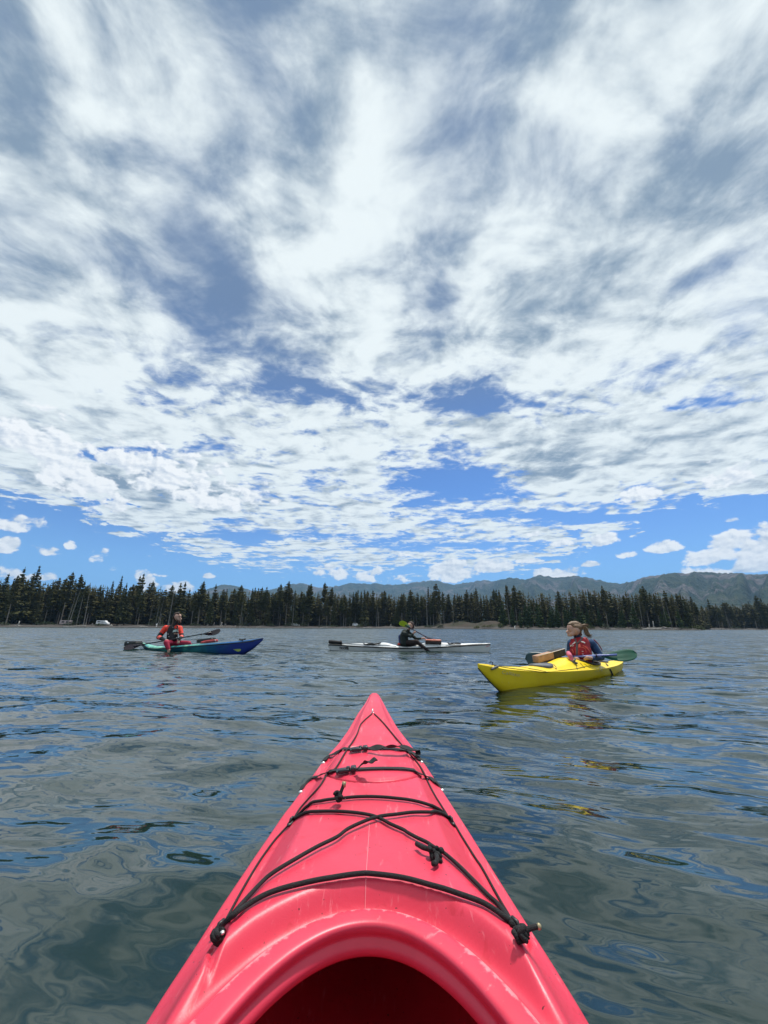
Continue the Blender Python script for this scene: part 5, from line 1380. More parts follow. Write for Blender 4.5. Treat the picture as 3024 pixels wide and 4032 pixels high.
# ---------------- deck box on the yellow kayak
def yellow_gear():
    p0, p1 = V3(2108, 2596, 6.42), V3(2215, 2567, 6.74)
    d = (p1 - p0); L = d.length; ang = math.atan2(d.y, d.x); tilt = -math.atan2(d.z, Vector((d.x, d.y)).length)
    root = empty('deck_box', tuple(p0 + Vector((0, 0, -.05))), 0, 'tan and charcoal box lashed on the yellow foredeck', 'box')
    M = Matrix.Translation((p0 + p1) / 2) @ Matrix.Rotation(ang, 4, 'Z') @ Matrix.Rotation(tilt, 4, 'Y')
    MB().box((-L * .22, 0, 0), (L * .56, .12, .105), M, .010).done('box_front', mat('tan cardboard colour fabric', (.46, .27, .17), .8, .25, 10, bumps=.3), root)
    MB().box((L * .28, 0, .002), (L * .44, .126, .110), M, .012).done('box_cover', mat('charcoal cover', (.045, .042, .045), .85, .3, 14, bumps=.6, bscale=25), root)
    MB().tube([M @ Vector((-L * .48, -.062, .052)), M @ Vector((0, -.064, .054)), M @ Vector((L * .48, -.066, .058))], .006, 6).done('piping', mat('pale binding', (.70, .62, .56), .6), root)
    MB().box((-.04, 0, -.068), (L * .75, .15, .028), M, .008).done('lashing_pad', CORD, root)
    MB().tube(catmull([M @ Vector((L * .48, -.06, .0)), V3(2222, 2570, 6.75), V3(2240, 2577, 6.7)], 4), .006, 6).done('lashing_cord', CORD, root)
yellow_gear()

# ---------------- bearded man on the blue kayak
def man():
    Y = 13.30
    root = empty('person', tuple(V3(676, 2548, Y)), 0, 'bearded man in bright red and black jacket sitting sideways with a foot in the lake', 'person')
    M = dict(skin=SKIN, red=mat('bright red dry jacket', (.88, .05, .02), .6, .35, 9, bumps=.5, bscale=14), blk=mat('black jacket panel', (.012, .012, .016), .7, .3, 12), pink=mat('crimson trousers', (.42, .012, .055), .7, .35, 8, bumps=.5, bscale=14), cuff=mat('coral cuff tape', (.80, .12, .09), .6))
    hip = V3(678, 2534, Y + .05); ch = V3(678, 2500, Y); uc = V3(680, 2478, Y); nk = V3(688, 2462, Y)
    sR = V3(652, 2473, Y + .02); sL = V3(708, 2474, Y + .02); hd = V3(701, 2433, Y)
    eR = V3(625, 2509, Y - .10); wR = V3(650, 2521, Y - .33); eL = V3(716, 2505, Y - .05); wL = V3(706, 2518, Y - .30)
    caps = [(hip, ch, .17, .165, 'blk'), (ch, uc, .165, .16, 'blk'), (V3(668, 2476, Y), V3(697, 2476, Y), .125, .115, 'red'), (sR, sL, .085, .080, 'red'), (uc, nk, .10, .065, 'blk'), (nk, V3(694, 2452, Y), .062, .062, 'blk'),
            (hd, V3(699, 2428, Y), .096, .100, 'skin'), (V3(705, 2438, Y - .03), V3(707, 2445, Y - .04), .072, .05, 'skin'), (V3(712, 2434, Y - .07), V3(714.5, 2437, Y - .08), .014, .017, 'skin'), (V3(709, 2427, Y - .06), V3(708, 2423, Y - .05), .04, .045, 'skin'),
            (sR, sR.lerp(eR, .55), .095, .085, 'red'), (sR.lerp(eR, .55), eR, .085, .075, 'blk'), (eR, eR.lerp(wR, .35), .074, .066, 'cuff'), (eR.lerp(wR, .3), wR, .066, .042, 'blk'),
            (sL, sL.lerp(eL, .7), .088, .072, 'red'), (sL.lerp(eL, .7), eL, .072, .064, 'blk'), (eL, eL.lerp(wL, .35), .062, .056, 'cuff'), (eL.lerp(wL, .35), wL, .055, .040, 'blk'),
            (V3(690, 2433, Y - .06), V3(690, 2437, Y - .06), .018, .013, 'skin')]
    pdir = (V3(868, 2486, Y - .3) - V3(488, 2548, Y - .25)).normalized()
    fingers(caps, wR, Vector((.9, -.25, .02)), pdir, Vector((0, -.6, .8)), 1.15); fingers(caps, wL + Vector((0, 0, -.01)), Vector((-.1, -.35, -.9)), pdir, Vector((0, -.8, -.3)), 1.15)
    kR = V3(655, 2530, Y - .48); aR = V3(665, 2560, Y - .50); kL = V3(742, 2533, Y - .15); aL = V3(752, 2543, Y + .05)
    caps += [(hip, kR, .12, .085, 'pink'), (kR, kR.lerp(aR, .75), .085, .062, 'pink'), (kR.lerp(aR, .7), aR, .048, .042, 'skin'), (aR, aR + Vector((-.02, -.01, -.20)), .040, .036, 'skin'), (aR + Vector((-.02, -.01, -.22)), aR + Vector((-.12, -.16, -.28)), .04, .025, 'skin'),
             (hip, kL, .115, .080, 'pink'), (kL, aL, .074, .05, 'pink')]
    body = skin_mesh('body', caps, M, root, .013, 3)
    HB = mat('brown hair', (.060, .032, .018), .6, .5, 22, bumps=.6, bscale=40); BD = mat('red brown beard', (.095, .035, .018), .7, .5, 30, bumps=.6, bscale=60)
    skin_mesh('hair', [(V3(692, 2428, Y + .04), V3(695, 2421, Y + .03), .098, .090, 'h'), (V3(701, 2416, Y - .02), V3(705, 2417, Y - .03), .045, .035, 'h'), (V3(690, 2432, Y + .03), V3(684, 2452, Y + .02), .065, .055, 'h'), (V3(684, 2448, Y), V3(676, 2472, Y - .11), .045, .035, 'h')], {'h': HB}, root, .012, 2)
    skin_mesh('beard', [(V3(699, 2441, Y - .06), V3(706, 2448, Y - .07), .036, .038, 'h'), (V3(706, 2449, Y - .08), V3(710, 2452, Y - .06), .036, .030, 'h'), (V3(709, 2441, Y - .095), V3(713, 2442, Y - .07), .014, .012, 'h')], {'h': BD}, root, .010, 2)
    MB().ball(tuple(V3(709, 2430, Y - .098)), .011, (1.2, .5, .7)).done('eye', EYE, root); MB().tube([V3(706, 2427.5, Y - .10), V3(711, 2427.5, Y - .10)], .006, 5).done('eyebrow', BD, root)
    MB().tube([V3(709, 2443.8, Y - .115), V3(713, 2443.3, Y - .105)], .005, 5).done('mouth', LIP, root)
    bv = obj_bvh(body)
    v = skin_mesh('buoyancy_vest', [(V3(681, 2511, Y - .05), V3(687, 2487, Y - .07), .150, .105, 'b'), (V3(675, 2466, Y - .06), V3(680, 2480, Y - .09), .026, .03, 'b'), (V3(699, 2466, Y - .06), V3(697, 2480, Y - .09), .026, .03, 'b')], {'b': mat('black vest', (.010, .010, .013), .6, .4, 14)}, root, .013, 3)
    bv = obj_bvh(v); inv = v.parent.matrix_basis.inverted()
    def patch(poly, name, mt, lift):
        c = np.mean(poly, axis=0); vs = [cast(bv, *c, lift, Y - .2)]; N = len(poly)
        for k in (.5, 1.0):
            for x, y in poly: vs.append(cast(bv, c[0] + (x - c[0]) * k, c[1] + (y - c[1]) * k, lift, Y - .2))
        fs = [(0, 1 + i, 1 + (i + 1) % N) for i in range(N)] + [(1 + i, 1 + N + i, 1 + N + (i + 1) % N, 1 + (i + 1) % N) for i in range(N)]
        mb = MB().add([tuple(inv @ q) for q in vs], fs); mb.done(name, mt, v, world=False)
    WP = mat('white print', (.72, .76, .72), .6, .3, 12, col2=(.45, .55, .50))
    patch([(680, 2490), (681, 2484), (685, 2480), (690, 2478), (697, 2479), (703, 2483), (703, 2488), (697, 2488), (690, 2489)], 'chest_logo', WP, .004)
    patch([(684, 2474), (691, 2474), (693, 2477), (685, 2477)], 'chest_logo', WP, .004); patch([(699, 2475), (702, 2475), (703, 2480), (700, 2480)], 'chest_logo', WP, .004)
    patch([(683, 2494), (690, 2491), (699, 2492), (702, 2496), (697, 2499), (686, 2498)], 'chest_logo', mat('tan print', (.34, .20, .14), .6), .004)
    for px, py, r_ in ((662, 2497, .016), (665, 2507, .018), (695, 2512, .030), (681, 2470, .012)):
        mb = MB().ball(tuple(cast(bv, px, py, .006, Y - .18)), r_, (1, .5, .8)); mb.v = [tuple(inv @ Vector(q)) for q in mb.v]; mb.done('clip', mat('pale clip', (.62, .62, .58), .4), v, world=False)
    BS = mat('black carbon shaft', (.012, .013, .018), .3); BB = mat('dark purple black blade', (.022, .012, .018), .22, .4, 8)
    paddle('black paddle lying across the lap of the man in red', V3(869, 2484, Y - .42), V3(487, 2551, Y - .30), .56, .21, BS, (BB, BB), Vector((.1, -.80, .55)), Vector((0, -.75, .6)), .0185)
man()

def blue_gear():
    # pink dry bag and black box in front of the man
    c = V3(822, 2527, 12.95); r = empty('dry_bag', tuple(c), 0, 'pinkish red dry bag strapped in front of the man in red', 'bag')
    MB().tube(catmull([V3(792, 2532, 12.78), V3(815, 2527, 12.76), V3(840, 2524, 12.73), V3(856, 2523, 12.70)], 5), lambda t: .050 * (1 - .3 * abs(t - .4)) , 10).done('bag_body', mat('faded pink red vinyl', (.55, .06, .06), .5, .4, 9, bumps=.6, bscale=12), r)
    MB().tube([V3(846, 2519, 12.70), V3(850, 2526, 12.66)], .022, 8).done('bag_strap', mat('grey pink band', (.45, .22, .20), .6), r)
    a, b = V3(783, 2526, 13.05), V3(842, 2519, 12.85); d = b - a; ang = math.atan2(d.y, d.x); r = empty('deck_box', tuple(a + Vector((.2, 0, -.05))), 0, 'low black case behind the pink dry bag on the blue kayak', 'case')
    M = Matrix.Translation((a + b) / 2) @ Matrix.Rotation(ang, 4, 'Z') @ Matrix.Rotation(-.11, 4, 'Y')
    CB = mat('black case', (.016, .014, .014), .5, .3, 10)
    MB().box((0, 0, 0), (d.length, .22, .095), M, .02).done('case_body', CB, r); MB().box((0, 0, .052), (d.length * .96, .20, .02), M, .006).done('case_lid', CB, r)
    a, b = V3(503, 2533, 13.92), V3(549, 2532, 13.78); d = b - a; ang = math.atan2(d.y, d.x); r = empty('tackle_crate', tuple((a + b) / 2 + Vector((0, 0, -.08))), 0, 'black soft crate on the stern of the blue kayak above the paddle blade', 'crate')
    M = Matrix.Translation((a + b) / 2) @ Matrix.Rotation(ang, 4, 'Z')
    MB().box((0, 0, -.02), (d.length, .30, .13), M, .025).done('crate_body', mat('black green fabric crate', (.018, .022, .019), .6, .4, 10), r); MB().box((0, 0, .052), (d.length * .9, .27, .03), M, .012).done('crate_lid', CB, r)
    MB().box((-d.length * .15, -.152, .02), (.05, .012, .03), M, .004).done('buckle', STEEL, r)
blue_gear()

# ---------------- person in the white kayak
def rower():
    Y = 14.02
    root = empty('person', tuple(V3(1600, 2548, Y)), 0, 'brown-haired person in dark jacket dangling a leg from the white kayak', 'person')
    M = dict(skin=SKIN, green=mat('very dark green jacket', (.010, .022, .018), .8, .4, 10, bumps=.4, bscale=14), navy=mat('deep blue panel', (.012, .025, .11), .8), leg=mat('dark brown trousers', (.030, .018, .018), .85, .4, 12))
    hip = V3(1592, 2532, Y); ch = V3(1589, 2510, Y); uc = V3(1595, 2492, Y); hd = V3(1616, 2465, Y - .03)
    sR = V3(1588, 2494, Y - .12); sL = V3(1608, 2491, Y + .10); eR = V3(1618, 2506, Y - .25); hR = V3(1630, 2493, Y - .26); eL = V3(1640, 2516, Y - .02); hL = V3(1664, 2514, Y - .20)
    caps = [(hip, ch, .165, .16, 'green'), (V3(1580, 2532, Y), V3(1578, 2508, Y), .09, .09, 'navy'), (ch, uc, .155, .13, 'green'), (sR, sL, .075, .075, 'green'), (uc, V3(1608, 2482, Y), .09, .06, 'green'), (V3(1608, 2482, Y), hd, .05, .05, 'skin'),
            (hd, V3(1615, 2462, Y - .03), .092, .098, 'skin'), (V3(1613, 2470, Y - .08), V3(1613, 2475, Y - .08), .055, .04, 'skin'), (V3(1611, 2466, Y - .125), V3(1610.5, 2469, Y - .13), .012, .015, 'skin'),
            (sR, eR, .075, .055, 'green'), (eR, V3(1626, 2496, Y - .26), .052, .036, 'green'), (sL, eL, .07, .052, 'green'), (eL, V3(1660, 2514, Y - .18), .05, .034, 'green')]
    pA, pB = V3(1578, 2452, Y - .30), V3(1722, 2533, Y + .30); pdir = (pB - pA).normalized()
    fingers(caps, V3(1627, 2495, Y - .27), Vector((.6, -.2, .6)), pdir, Vector((.4, -.3, .8)), 1.1); fingers(caps, V3(1661, 2514, Y - .2), Vector((.9, -.1, .15)), pdir, Vector((0, -.4, .9)), 1.1)
    kn = V3(1641, 2527, Y - .32); ft = V3(1678, 2556, Y - .36)
    caps += [(hip, kn, .105, .078, 'leg'), (kn, ft, .074, .048, 'leg'), (ft, V3(1690, 2564, Y - .38), .045, .03, 'leg'), (hip, V3(1640, 2540, Y + .1), .1, .07, 'leg')]
    skin_mesh('body', caps, M, root, .013, 3)
    HB = mat('dark brown curly hair', (.050, .024, .020), .7, .6, 26, bumps=1.0, bscale=40)
    rng = random.Random(8); hc = [(V3(1618, 2459, Y + .01), V3(1621, 2466, Y + .02), .112, .104, 'h'), (V3(1622, 2466, Y - .03), V3(1622, 2474, Y - .02), .055, .045, 'h')]
    for _ in range(16):
        q = V3(1617 + rng.uniform(-9, 10), 2456 + rng.uniform(-5, 8), Y - .02 + rng.uniform(-.06, .06)); hc.append((q, q, .030, .030, 'h'))
    skin_mesh('hair', hc, {'h': HB}, root, .012, 1)
    for px in (1609, 1615): MB().ball(tuple(V3(px, 2463.5, Y - .122)), .010, (1, .5, .7)).done('eye', EYE, root)
    MB().tube([V3(1610, 2475, Y - .12), V3(1615, 2475, Y - .118)], .006, 5).done('mouth', LIP, root)
    mt, nt, p = newmat('yellow green and cyan blade'); x, y, z = sep(objco()); n = noise(objco(), 3, 3, .5, dims='3D')
    c = mixc(sstep(.25, .75, (x + .62) * 2.2 - (z - .25) * 1.2 + (n - .5) * .4), (.62, .80, .05), (.10, .52, .62)); setc(p, 'Base Color', c); p.inputs['Roughness'].default_value = .35
    paddle('paddle with yellow-green and cyan blade raised by the face of the white kayak paddler', pA + (pA - pB).normalized() * .06, pB, .46, .215, mat('dark shaft', (.05, .03, .05), .4), (mt, mat('dark lower blade', (.02, .03, .05), .5)), Vector((-.25, -.85, -.35)), Vector((0, -.8, .5)), .0175)
    # orange topped case on the foredeck, black roll bag on the stern, red seat back
    a, b = V3(1676, 2530, 13.72), V3(1739, 2530, 13.66); d = b - a; r = empty('deck_bag', tuple((a + b) / 2 + Vector((0, 0, -.06))), 0, 'orange-topped black bag on the foredeck of the white kayak', 'bag'); M = Matrix.Translation((a + b) / 2 + Vector((0, .1, 0))) @ Matrix.Rotation(math.atan2(d.y, d.x), 4, 'Z') @ Matrix.Rotation(.02, 4, 'Y')
    MB().box((0, 0, 0), (d.length, .30, .085), M, .015).done('bag_side', mat('black brown bag side', (.035, .022, .020), .7), r)
    MB().box((0, .01, .068), (d.length * 1.0, .33, .055), M, .022).done('bag_top', mat('coral orange bag top', (.80, .26, .17), .6, .3, 8, bumps=.5, bscale=12), r)
    MB().tube([M @ Vector((0, -.12, .095)), M @ Vector((.03, -.10, .11)), M @ Vector((.07, -.1, .095))], .012, 6).done('bag_handle', mat('orange handle', (.65, .15, .08), .6), r)
    r = empty('roll_bag', tuple(V3(1320, 2533, 14.2)), 0, 'black cylindrical roll bag on the stern of the white kayak', 'bag')
    CBm = mat('black roll fabric', (.012, .012, .014), .7, .4, 14, bumps=.5, bscale=20)
    MB().tube([V3(1294.5, 2527, 14.18), V3(1296, 2527, 14.18), V3(1310, 2528, 14.16), V3(1345, 2531, 14.12), V3(1347, 2531, 14.12)], lambda t: .062 if .1 < t < .9 else .052, 12).done('roll', CBm, r)
    for px in (1301, 1340): MB().tube(catmull([V3(px, 2521.5, 14.10), V3(px + .5, 2528, 14.06), V3(px + 1, 2536, 14.12)], 4), .008, 6).done('strap', WEB, r)
    MB().tube([V3(1343, 2534, 14.1), V3(1352, 2535.5, 14.08)], .012, 6).done('strap', WEB, r)
    r = empty('seat_cushion', tuple(V3(1571, 2541, Y)), 0, 'red cushion behind the person in the white kayak', 'cushion')
    MB().ball(tuple(V3(1571, 2537, Y - .05)), .065, (.85, .9, .75)).done('cushion', mat('red cushion cloth', (.60, .06, .04), .8, .3, 12), r)
rower()

# ------------------------------------------------------------------ things on the far beach
def shrub(px, wpx, hpx, off, label, tone, group=None):
    x, y = shore_xy(px, off); k = y * math.cos(PITCH) / FPX; w, h = wpx * k, hpx * k; rng = random.Random(int(px * 7))
    root = empty('shrub', (x, y, float(land_z(x, y)) - .1), rng.uniform(0, 6), label, 'shrub', group)
    vs, fs = [], []
    for i in range(int(150 + 25 * w)):
        a, r = rng.uniform(0, 6.28), rng.random() ** .5; t = rng.random()
        prof = (1 - r ** 2.2) ** .5
        p = Vector((math.cos(a) * r * w / 2, math.sin(a) * r * w / 3, h * prof * (t ** .5) * rng.uniform(.8, 1.1))); s = rng.uniform(.16, .42)
        b = len(vs)
        for q in range(3): vs.append(p + Vector((rng.uniform(-s, s), rng.uniform(-s, s), rng.uniform(-s * .6, s * .9))))
        fs.append((b, b + 1, b + 2))
    mb = MB().add(vs, fs); mb.done('foliage', tone, root, smooth=False, world=False)
    mb = MB()
    for k_ in range(4):
        a = k_ * 1.6; mb.tube([Vector((0, 0, 0)), Vector((math.cos(a) * w * .12, math.sin(a) * w * .1, h * .4)), Vector((math.cos(a) * w * .25, math.sin(a) * w * .2, h * .75))], .05, 5)
    mb.done('stem', BARK, root, world=False)
SHRUB_DARK = foliage_mat('dark shrub leaves', (.022, .036, .014), (.036, .052, .020), (.03, .045, .02))
SHRUB_PALE = foliage_mat('grey green shrub leaves', (.060, .075, .040), (.085, .095, .055), (.05, .07, .035))
SHRUB_YEL = foliage_mat('yellow green shrub leaves', (.075, .090, .022), (.10, .11, .035), (.07, .09, .03))
for a in [(392, 52, 11, 5, 'low dark shrub hiding the wheels of the white van', SHRUB_DARK), (613, 78, 25, 5, 'rounded dark green shrub behind the left white marker', SHRUB_DARK), (12, 46, 16, 5, 'low grey-green shrub at the far left end of the beach', SHRUB_PALE), (285, 60, 20, 7, 'dark shrub under the leaning silver trunks', SHRUB_DARK), (180, 70, 14, 7, 'low dark shrub right of the white stump at far left', SHRUB_DARK),
          (955, 66, 25, 5, 'dark rounded shrub left of the pale grey shrub between the kayaks', SHRUB_DARK), (1012, 48, 27, 5, 'pale grey-green shrub between the two dark ones', SHRUB_PALE), (1064, 36, 15, 5, 'small dark shrub right of the pale grey shrub', SHRUB_DARK), (1150, 60, 18, 5, 'low dark shrub hiding a white car', SHRUB_DARK), (1196, 36, 20, 5, 'small dense shrub under the young tree near the white car', SHRUB_DARK),
          (1440, 56, 26, 5, 'rounded green shrub just right of the white off-road car', SHRUB_DARK), (1418, 30, 12, 4, 'low olive shrub in front of the white off-road car', SHRUB_YEL), (1300, 90, 8, 4, 'strip of low green plants left of the brown posts', SHRUB_DARK), (1738, 26, 13, 4, 'small olive shrub at the left foot of the gravel bank', SHRUB_PALE),
          (1690, 40, 10, 4, 'flat olive shrub on the beach left of the gravel bank', SHRUB_PALE), (1925, 62, 12, 3, 'low yellow-green shrubs along the foot of the gravel bank', SHRUB_YEL), (1974, 26, 17, 4, 'taller yellow-green shrub at the right foot of the gravel bank', SHRUB_YEL), (1838, 24, 7, 16, 'small olive tuft on the left crest of the gravel bank', SHRUB_PALE), (1872, 30, 8, 18, 'olive tuft on the middle crest of the gravel bank', SHRUB_PALE), (1915, 26, 9, 16, 'dark tuft on the right crest of the gravel bank', SHRUB_DARK), (1800, 26, 8, 14, 'dark tuft at the left end of the gravel bank crest', SHRUB_DARK), (1880, 34, 7, 3, 'flat yellow-green tuft at the middle of the gravel bank', SHRUB_YEL),
          (2080, 40, 13, 4, 'dark shrub right of the right white marker', SHRUB_DARK), (2140, 44, 14, 5, 'dark shrub left of the woman under the young pines', SHRUB_DARK), (2330, 40, 14, 4, 'low olive shrub just right of the ponytail', SHRUB_YEL), (2388, 46, 20, 4, 'bright rounded shrub right of the woman with the ponytail', SHRUB_PALE), (2440, 50, 14, 4, 'dark low shrub above the long driftwood log', SHRUB_DARK),
          (2510, 42, 16, 4, 'dark shrub left of the white driftwood log on the point', SHRUB_DARK), (2700, 60, 10, 3, 'low green cover beside the rocks on the point', SHRUB_DARK), (2790, 84, 20, -86, 'bright yellow-green shrub at the very tip of the point', SHRUB_YEL), (2900, 60, 12, 4, 'dark low shrub on the far right shore', SHRUB_DARK), (770, 40, 14, 5, 'dark shrub just right of the bearded man', SHRUB_DARK)]:
    px, w_, h_, off, lab, tone = a
    if off < 0: off = 2
    if px == 2790: px = 2752; w_ = 60
    shrub(px, w_, h_, off, lab, tone)
DW = mat('bleached driftwood', (.50, .47, .42), .85, .35, 2.0); DW2 = mat('grey driftwood', (.22, .20, .18), .85, .35, 2.0)
def log(px0, px1, off0, off1, r, label, m_=None, lift=.12, name='driftwood_log'):
    x0, y0 = shore_xy(px0, off0); x1, y1 = shore_xy(px1, off1); rng = random.Random(int(px0))
    p0, p1 = Vector((x0, y0, float(land_z(x0, y0)) + r * .7)), Vector((x1, y1, float(land_z(x1, y1)) + r * .7 + lift))
    P = [p0.lerp(p1, t) + Vector((0, rng.uniform(-.1, .1), rng.uniform(-.04, .04))) for t in np.linspace(0, 1, 7)]
    mb = MB().tube(P, lambda t: r * (1 - .45 * t), 7); o = mb.done(name, m_ or DW, None, world=False); tag(o, label, 'log'); return o
for a in [(250, 341, 1.2, 1.6, .22, 'long white log at the water edge on the left beach', DW), (552, 582, 1.2, 1.4, .20, 'short white log left of the bearded man', DW), (66, 92, 1.2, 1.5, .12, 'thin pale stick on the beach at far left', DW),
          (943, 976, 1.2, 1.2, .16, 'pale log below the dark shrub between the kayaks', DW), (1010, 1030, 1.3, 1.3, .16, 'short pale log below the pale grey shrub', DW), (1262, 1292, 1.3, 1.3, .18, 'pale log left of the brown posts', DW), (1352, 1376, 1.5, 1.5, .22, 'low pale log touching the brown posts', DW2), (1430, 1465, 1.2, 1.3, .18, 'white log below the rounded shrub by the off-road car', DW),
          (2392, 2490, 2.5, 5.0, .26, 'long grey-brown log above the beach right of the woman', DW2), (2535, 2606, 1.0, 1.6, .28, 'white driftwood log sloping up on the point', DW), (2146, 2164, 1.2, 1.4, .18, 'small white log left of the woman', DW), (2818, 2860, 1.4, 1.4, .22, 'white log at the water edge on the far right shore', DW), (2560, 2640, 4, 6, .22, 'grey log lying under the tall silver snags', DW2), (2068, 2076, 1.2, 1.5, .3, 'small pale rock-like log end right of the right white marker', DW)]:
    log(*a[:5], a[5], a[6])
def stump(px, off, h, label, m_=DW, seed=0, lean=.2):
    x, y = shore_xy(px, off); rng = random.Random(seed + int(px)); z = float(land_z(x, y)) - .1
    mb = MB().tube([Vector((0, 0, 0)), Vector((lean * .4, 0, h * .5)), Vector((lean, 0, h))], lambda t: .30 * (1 - .5 * t), 7)
    for k in range(6):
        a = k * 1.05 + rng.random(); d = Vector((math.cos(a), math.sin(a) * .6, 0)); mb.tube([d * .1 + Vector((0, 0, .3)), d * .7 + Vector((0, 0, rng.uniform(.1, .5))), d * 1.2 + Vector((0, 0, rng.uniform(-.1, .4)))], lambda t: .12 * (1 - .6 * t), 5)
    o = mb.done('driftwood_stump', m_, None, world=False); o.location = (x, y, z); tag(o, label, 'stump')
for a in [(71, 5, 2.2, 'white stump standing at the far left beach', DW), (362, 4, 1.0, 'pale forked driftwood root left of the white van', DW2), (437, 4, .9, 'small pale root right of the white van', DW), (470, 4, .7, 'low pale root on the left beach between van and shrub', DW2),
          (818, 5, 1.1, 'flat grey driftwood root between the paddle blade and bushes', DW2), (842, 8, 2.0, 'pair of upright grey roots right of the flat root', DW2), (872, 7, 2.1, 'upright pale stump left of the leaning root', DW), (888, 5, 1.4, 'pale spreading root closest to the dark shrub', DW2), (1540, 5, 1.6, 'leaning white stub left of the person in the white kayak', DW), (1634, 5, 1.0, 'small white stub right of the head of the person in the white kayak', DW),
          (2560, 6, 2.0, 'white stump on the point left of the silver snags', DW), (2578, 6, 3.2, 'taller white stump on the point beside the shorter one', DW)]:
    stump(*a)
def rock(px, off, s, label):
    x, y = shore_xy(px, off); rng = random.Random(int(px)); bm = bmesh.new(); bmesh.ops.create_icosphere(bm, subdivisions=2, radius=s)
    for v in bm.verts: v.co = Vector((v.co.x * 1.5, v.co.y, v.co.z * .6)) * rng.uniform(.82, 1.15)
    me = bpy.data.meshes.new('rock'); bm.to_mesh(me); bm.free(); o = link('rock', me, ROCKM); o.location = (x, y, float(land_z(x, y)) + s * .15); o.rotation_euler = (0, 0, rng.uniform(0, 6)); tag(o, label, 'rock')
ROCKM = mat('grey lake rock', (.20, .185, .17), .9, .4, 1.5, bumps=.8, bscale=4)
for px, off, s, lab in [(2600, 3, .8, 'grey rock left of the tallest silver snag on the point'), (2618, 4, 1.0, 'largest grey rock at the foot of the tallest silver snag'), (2640, 3, .8, 'grey rock just right of the largest one on the point'), (2662, 2.5, .6, 'low grey rock near the tip of the point'), (2680, 3, .7, 'outermost grey rock on the point'),
                        (2580, 2, .5, 'small grey rock beside the white log on the point'), (2840, 2, .6, 'grey rock on the far right shore'), (928, 6, .7, 'pale grey rock left of the dark shrub between the kayaks')]: rock(px, off, s, lab)

def marker(px, off, h, label):
    x, y = shore_xy(px, off); W_ = mat('white painted marker', (.80, .81, .80), .5)
    r = empty('marker_buoy', (x, y, float(land_z(x, y)) - .05), 0, label, 'marker')
    MB().tube([Vector((0, 0, 0)), Vector((0, 0, h * .12)), Vector((0, 0, h * .5)), Vector((.03, 0, h * .72))], lambda t: .36 * (1 - .45 * t) * h / 1.5, 10).done('buoy_body', W_, r, world=False)
    MB().ball((.08, 0, h * .86), .20 * h / 1.5, (1, 1, 1.1)).done('buoy_top', W_, r, world=False)
marker(617, 3.5, 1.6, 'left white marker standing before the rounded shrub near the bearded man'); marker(2030, 2.5, 1.35, 'right white marker on the beach beside the pale leaning trunk')

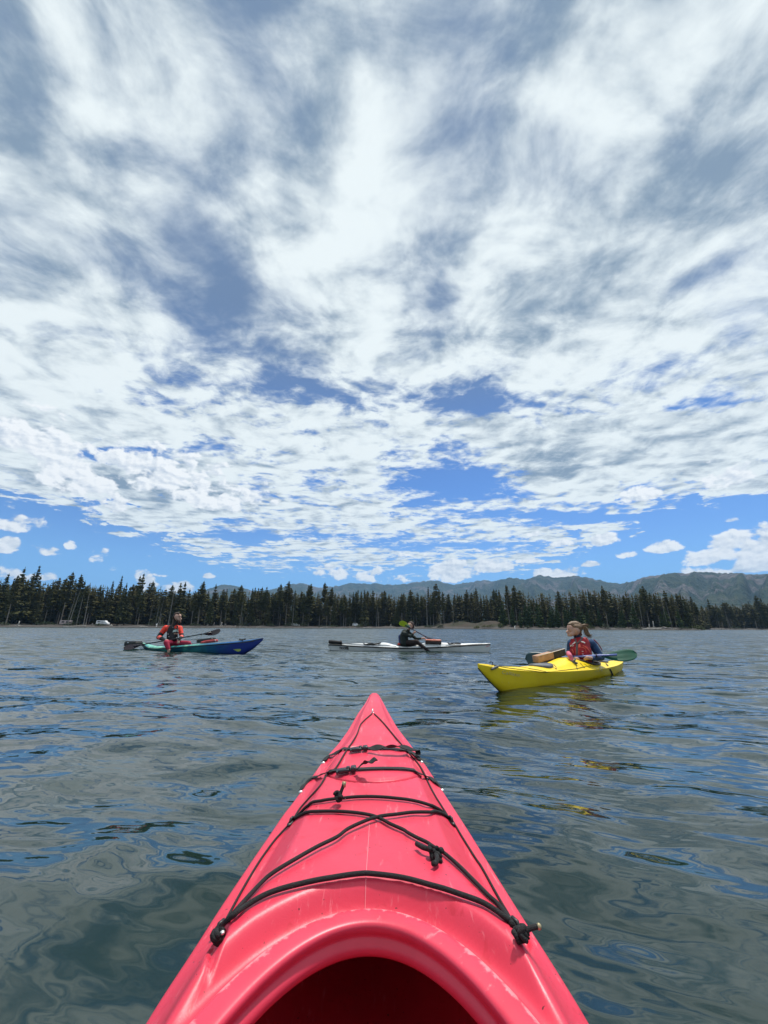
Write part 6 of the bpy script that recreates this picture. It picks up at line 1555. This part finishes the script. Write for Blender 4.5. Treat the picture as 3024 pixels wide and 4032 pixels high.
def vehicle(px, off, L, hh, label, kind, facing=1):
    x, y = shore_xy(px, off); z = float(land_z(x, y)) + .02
    names = {'van': 'camper_van', 'suv': 'parked_car', 'car': 'parked_car', 'trailer': 'camper_trailer'}
    r = empty(names[kind], (x, y, z), 0 if facing > 0 else math.pi, label, {'van': 'van', 'suv': 'car', 'car': 'car', 'trailer': 'trailer'}[kind])
    PT = VP[kind]; GL, TY, RM = VG
    prof = {'van': [(-.5, .22), (-.5, .92), (-.46, 1.0), (.22, 1.0), (.34, .66), (.48, .52), (.5, .24)], 'suv': [(-.5, .24), (-.5, .66), (-.44, 1.0), (.08, 1.0), (.18, .68), (.46, .60), (.5, .26)],
            'car': [(-.5, .25), (-.49, .62), (-.30, 1.0), (.10, 1.0), (.26, .64), (.48, .55), (.5, .25)], 'trailer': [(-.5, .22), (-.5, .95), (-.44, 1.0), (.44, 1.0), (.5, .8), (.5, .22)]}[kind]
    W2 = .9; vs = [(a * L, s * W2 * (1 if b < .7 else .86), b * hh) for s in (-1, 1) for a, b in prof]; n = len(prof)
    fs = [tuple(range(n)), tuple(range(2 * n - 1, n - 1, -1))] + [(i, n + i, n + (i + 1) % n, (i + 1) % n) for i in range(n)]
    MB().add(vs, fs).done('body', PT, r, smooth=False, world=False)
    wins = {'van': [(-.40, -.12, .62, .84), (-.06, .16, .62, .84), (.19, .29, .60, .80)], 'suv': [(-.42, -.20, .70, .92), (-.17, .04, .70, .92), (.07, .13, .70, .88)], 'car': [(-.28, -.10, .66, .92), (-.07, .10, .66, .92)], 'trailer': [(-.3, -.05, .5, .8), (.1, .3, .5, .8)]}[kind]
    for a0, a1, b0, b1 in wins:
        yy = -W2 * .90 if b0 >= .6 else -W2 * .99
        MB().add([(a0 * L, -W2 * 1.0, b0 * hh), (a1 * L, -W2 * 1.0, b0 * hh), (a1 * L, -W2 * .90, b1 * hh), (a0 * L, -W2 * .90, b1 * hh), (a0 * L, -W2 * .8, b0 * hh), (a1 * L, -W2 * .8, b0 * hh), (a1 * L, -W2 * .8, b1 * hh), (a0 * L, -W2 * .8, b1 * hh)],
                 [(0, 1, 2, 3), (4, 7, 6, 5), (0, 4, 5, 1), (1, 5, 6, 2), (2, 6, 7, 3), (3, 7, 4, 0)]).done('window', GL, r, smooth=False, world=False)
    for a in ((-.32, .32) if kind != 'trailer' else (-.05, .1)):
        for s in (-1, 1):
            w = MB().tube([Vector((a * L, s * W2 * .80, .34)), Vector((a * L, s * W2 * 1.02, .34))], .34, 14).done('wheel', TY, r, world=False)
            MB().tube([Vector((a * L, s * W2 * 1.02, .34)), Vector((a * L, s * W2 * 1.04, .34))], .19, 10).done('rim', RM, w, world=False)
    return r
VP = {'van': mat('white van paint', (.78, .78, .78), .3), 'suv': mat('white car paint', (.80, .81, .82), .3), 'car': mat('white sedan paint', (.75, .75, .75), .3), 'trailer': mat('dull pinkish trailer', (.45, .36, .34), .5)}
VG = (mat('tinted car glass', (.01, .012, .014), .08), mat('tyre rubber', (.012, .012, .012), .8), mat('grey wheel rim', (.4, .4, .4), .4, metal=.8))
vehicle(404, 8, 5.6, 2.3, 'white van parked under the trees on the left shore', 'van'); vehicle(1405, 7, 4.2, 1.9, 'white off-road car parked left of a rounded shrub', 'suv'); vehicle(1166, 8.5, 4.4, 1.5, 'white car almost hidden behind a low dark shrub', 'car')
vehicle(258, 9, 5.0, 2.2, 'dull pinkish trailer behind bushes near the leaning silver trunks', 'trailer')
def posts():
    x, y = shore_xy(1386, 3.5); z = float(land_z(x, y)); r = empty('bulletin_frame', (x, y, z), 0, 'brown posts with a low frame on the beach left of the off-road car', 'posts')
    WM = mat('tan weathered post', (.30, .24, .14), .8, .3, 4)
    for dx in (-1.1, .55, 1.1): MB().box((dx, 0, .75), (.22, .22, 1.6)).done('post', WM, r, smooth=False, world=False)
    MB().box((.8, -.1, .25), (1.5, .25, .3)).done('rail', WM, r, smooth=False, world=False)
posts()
build_water()
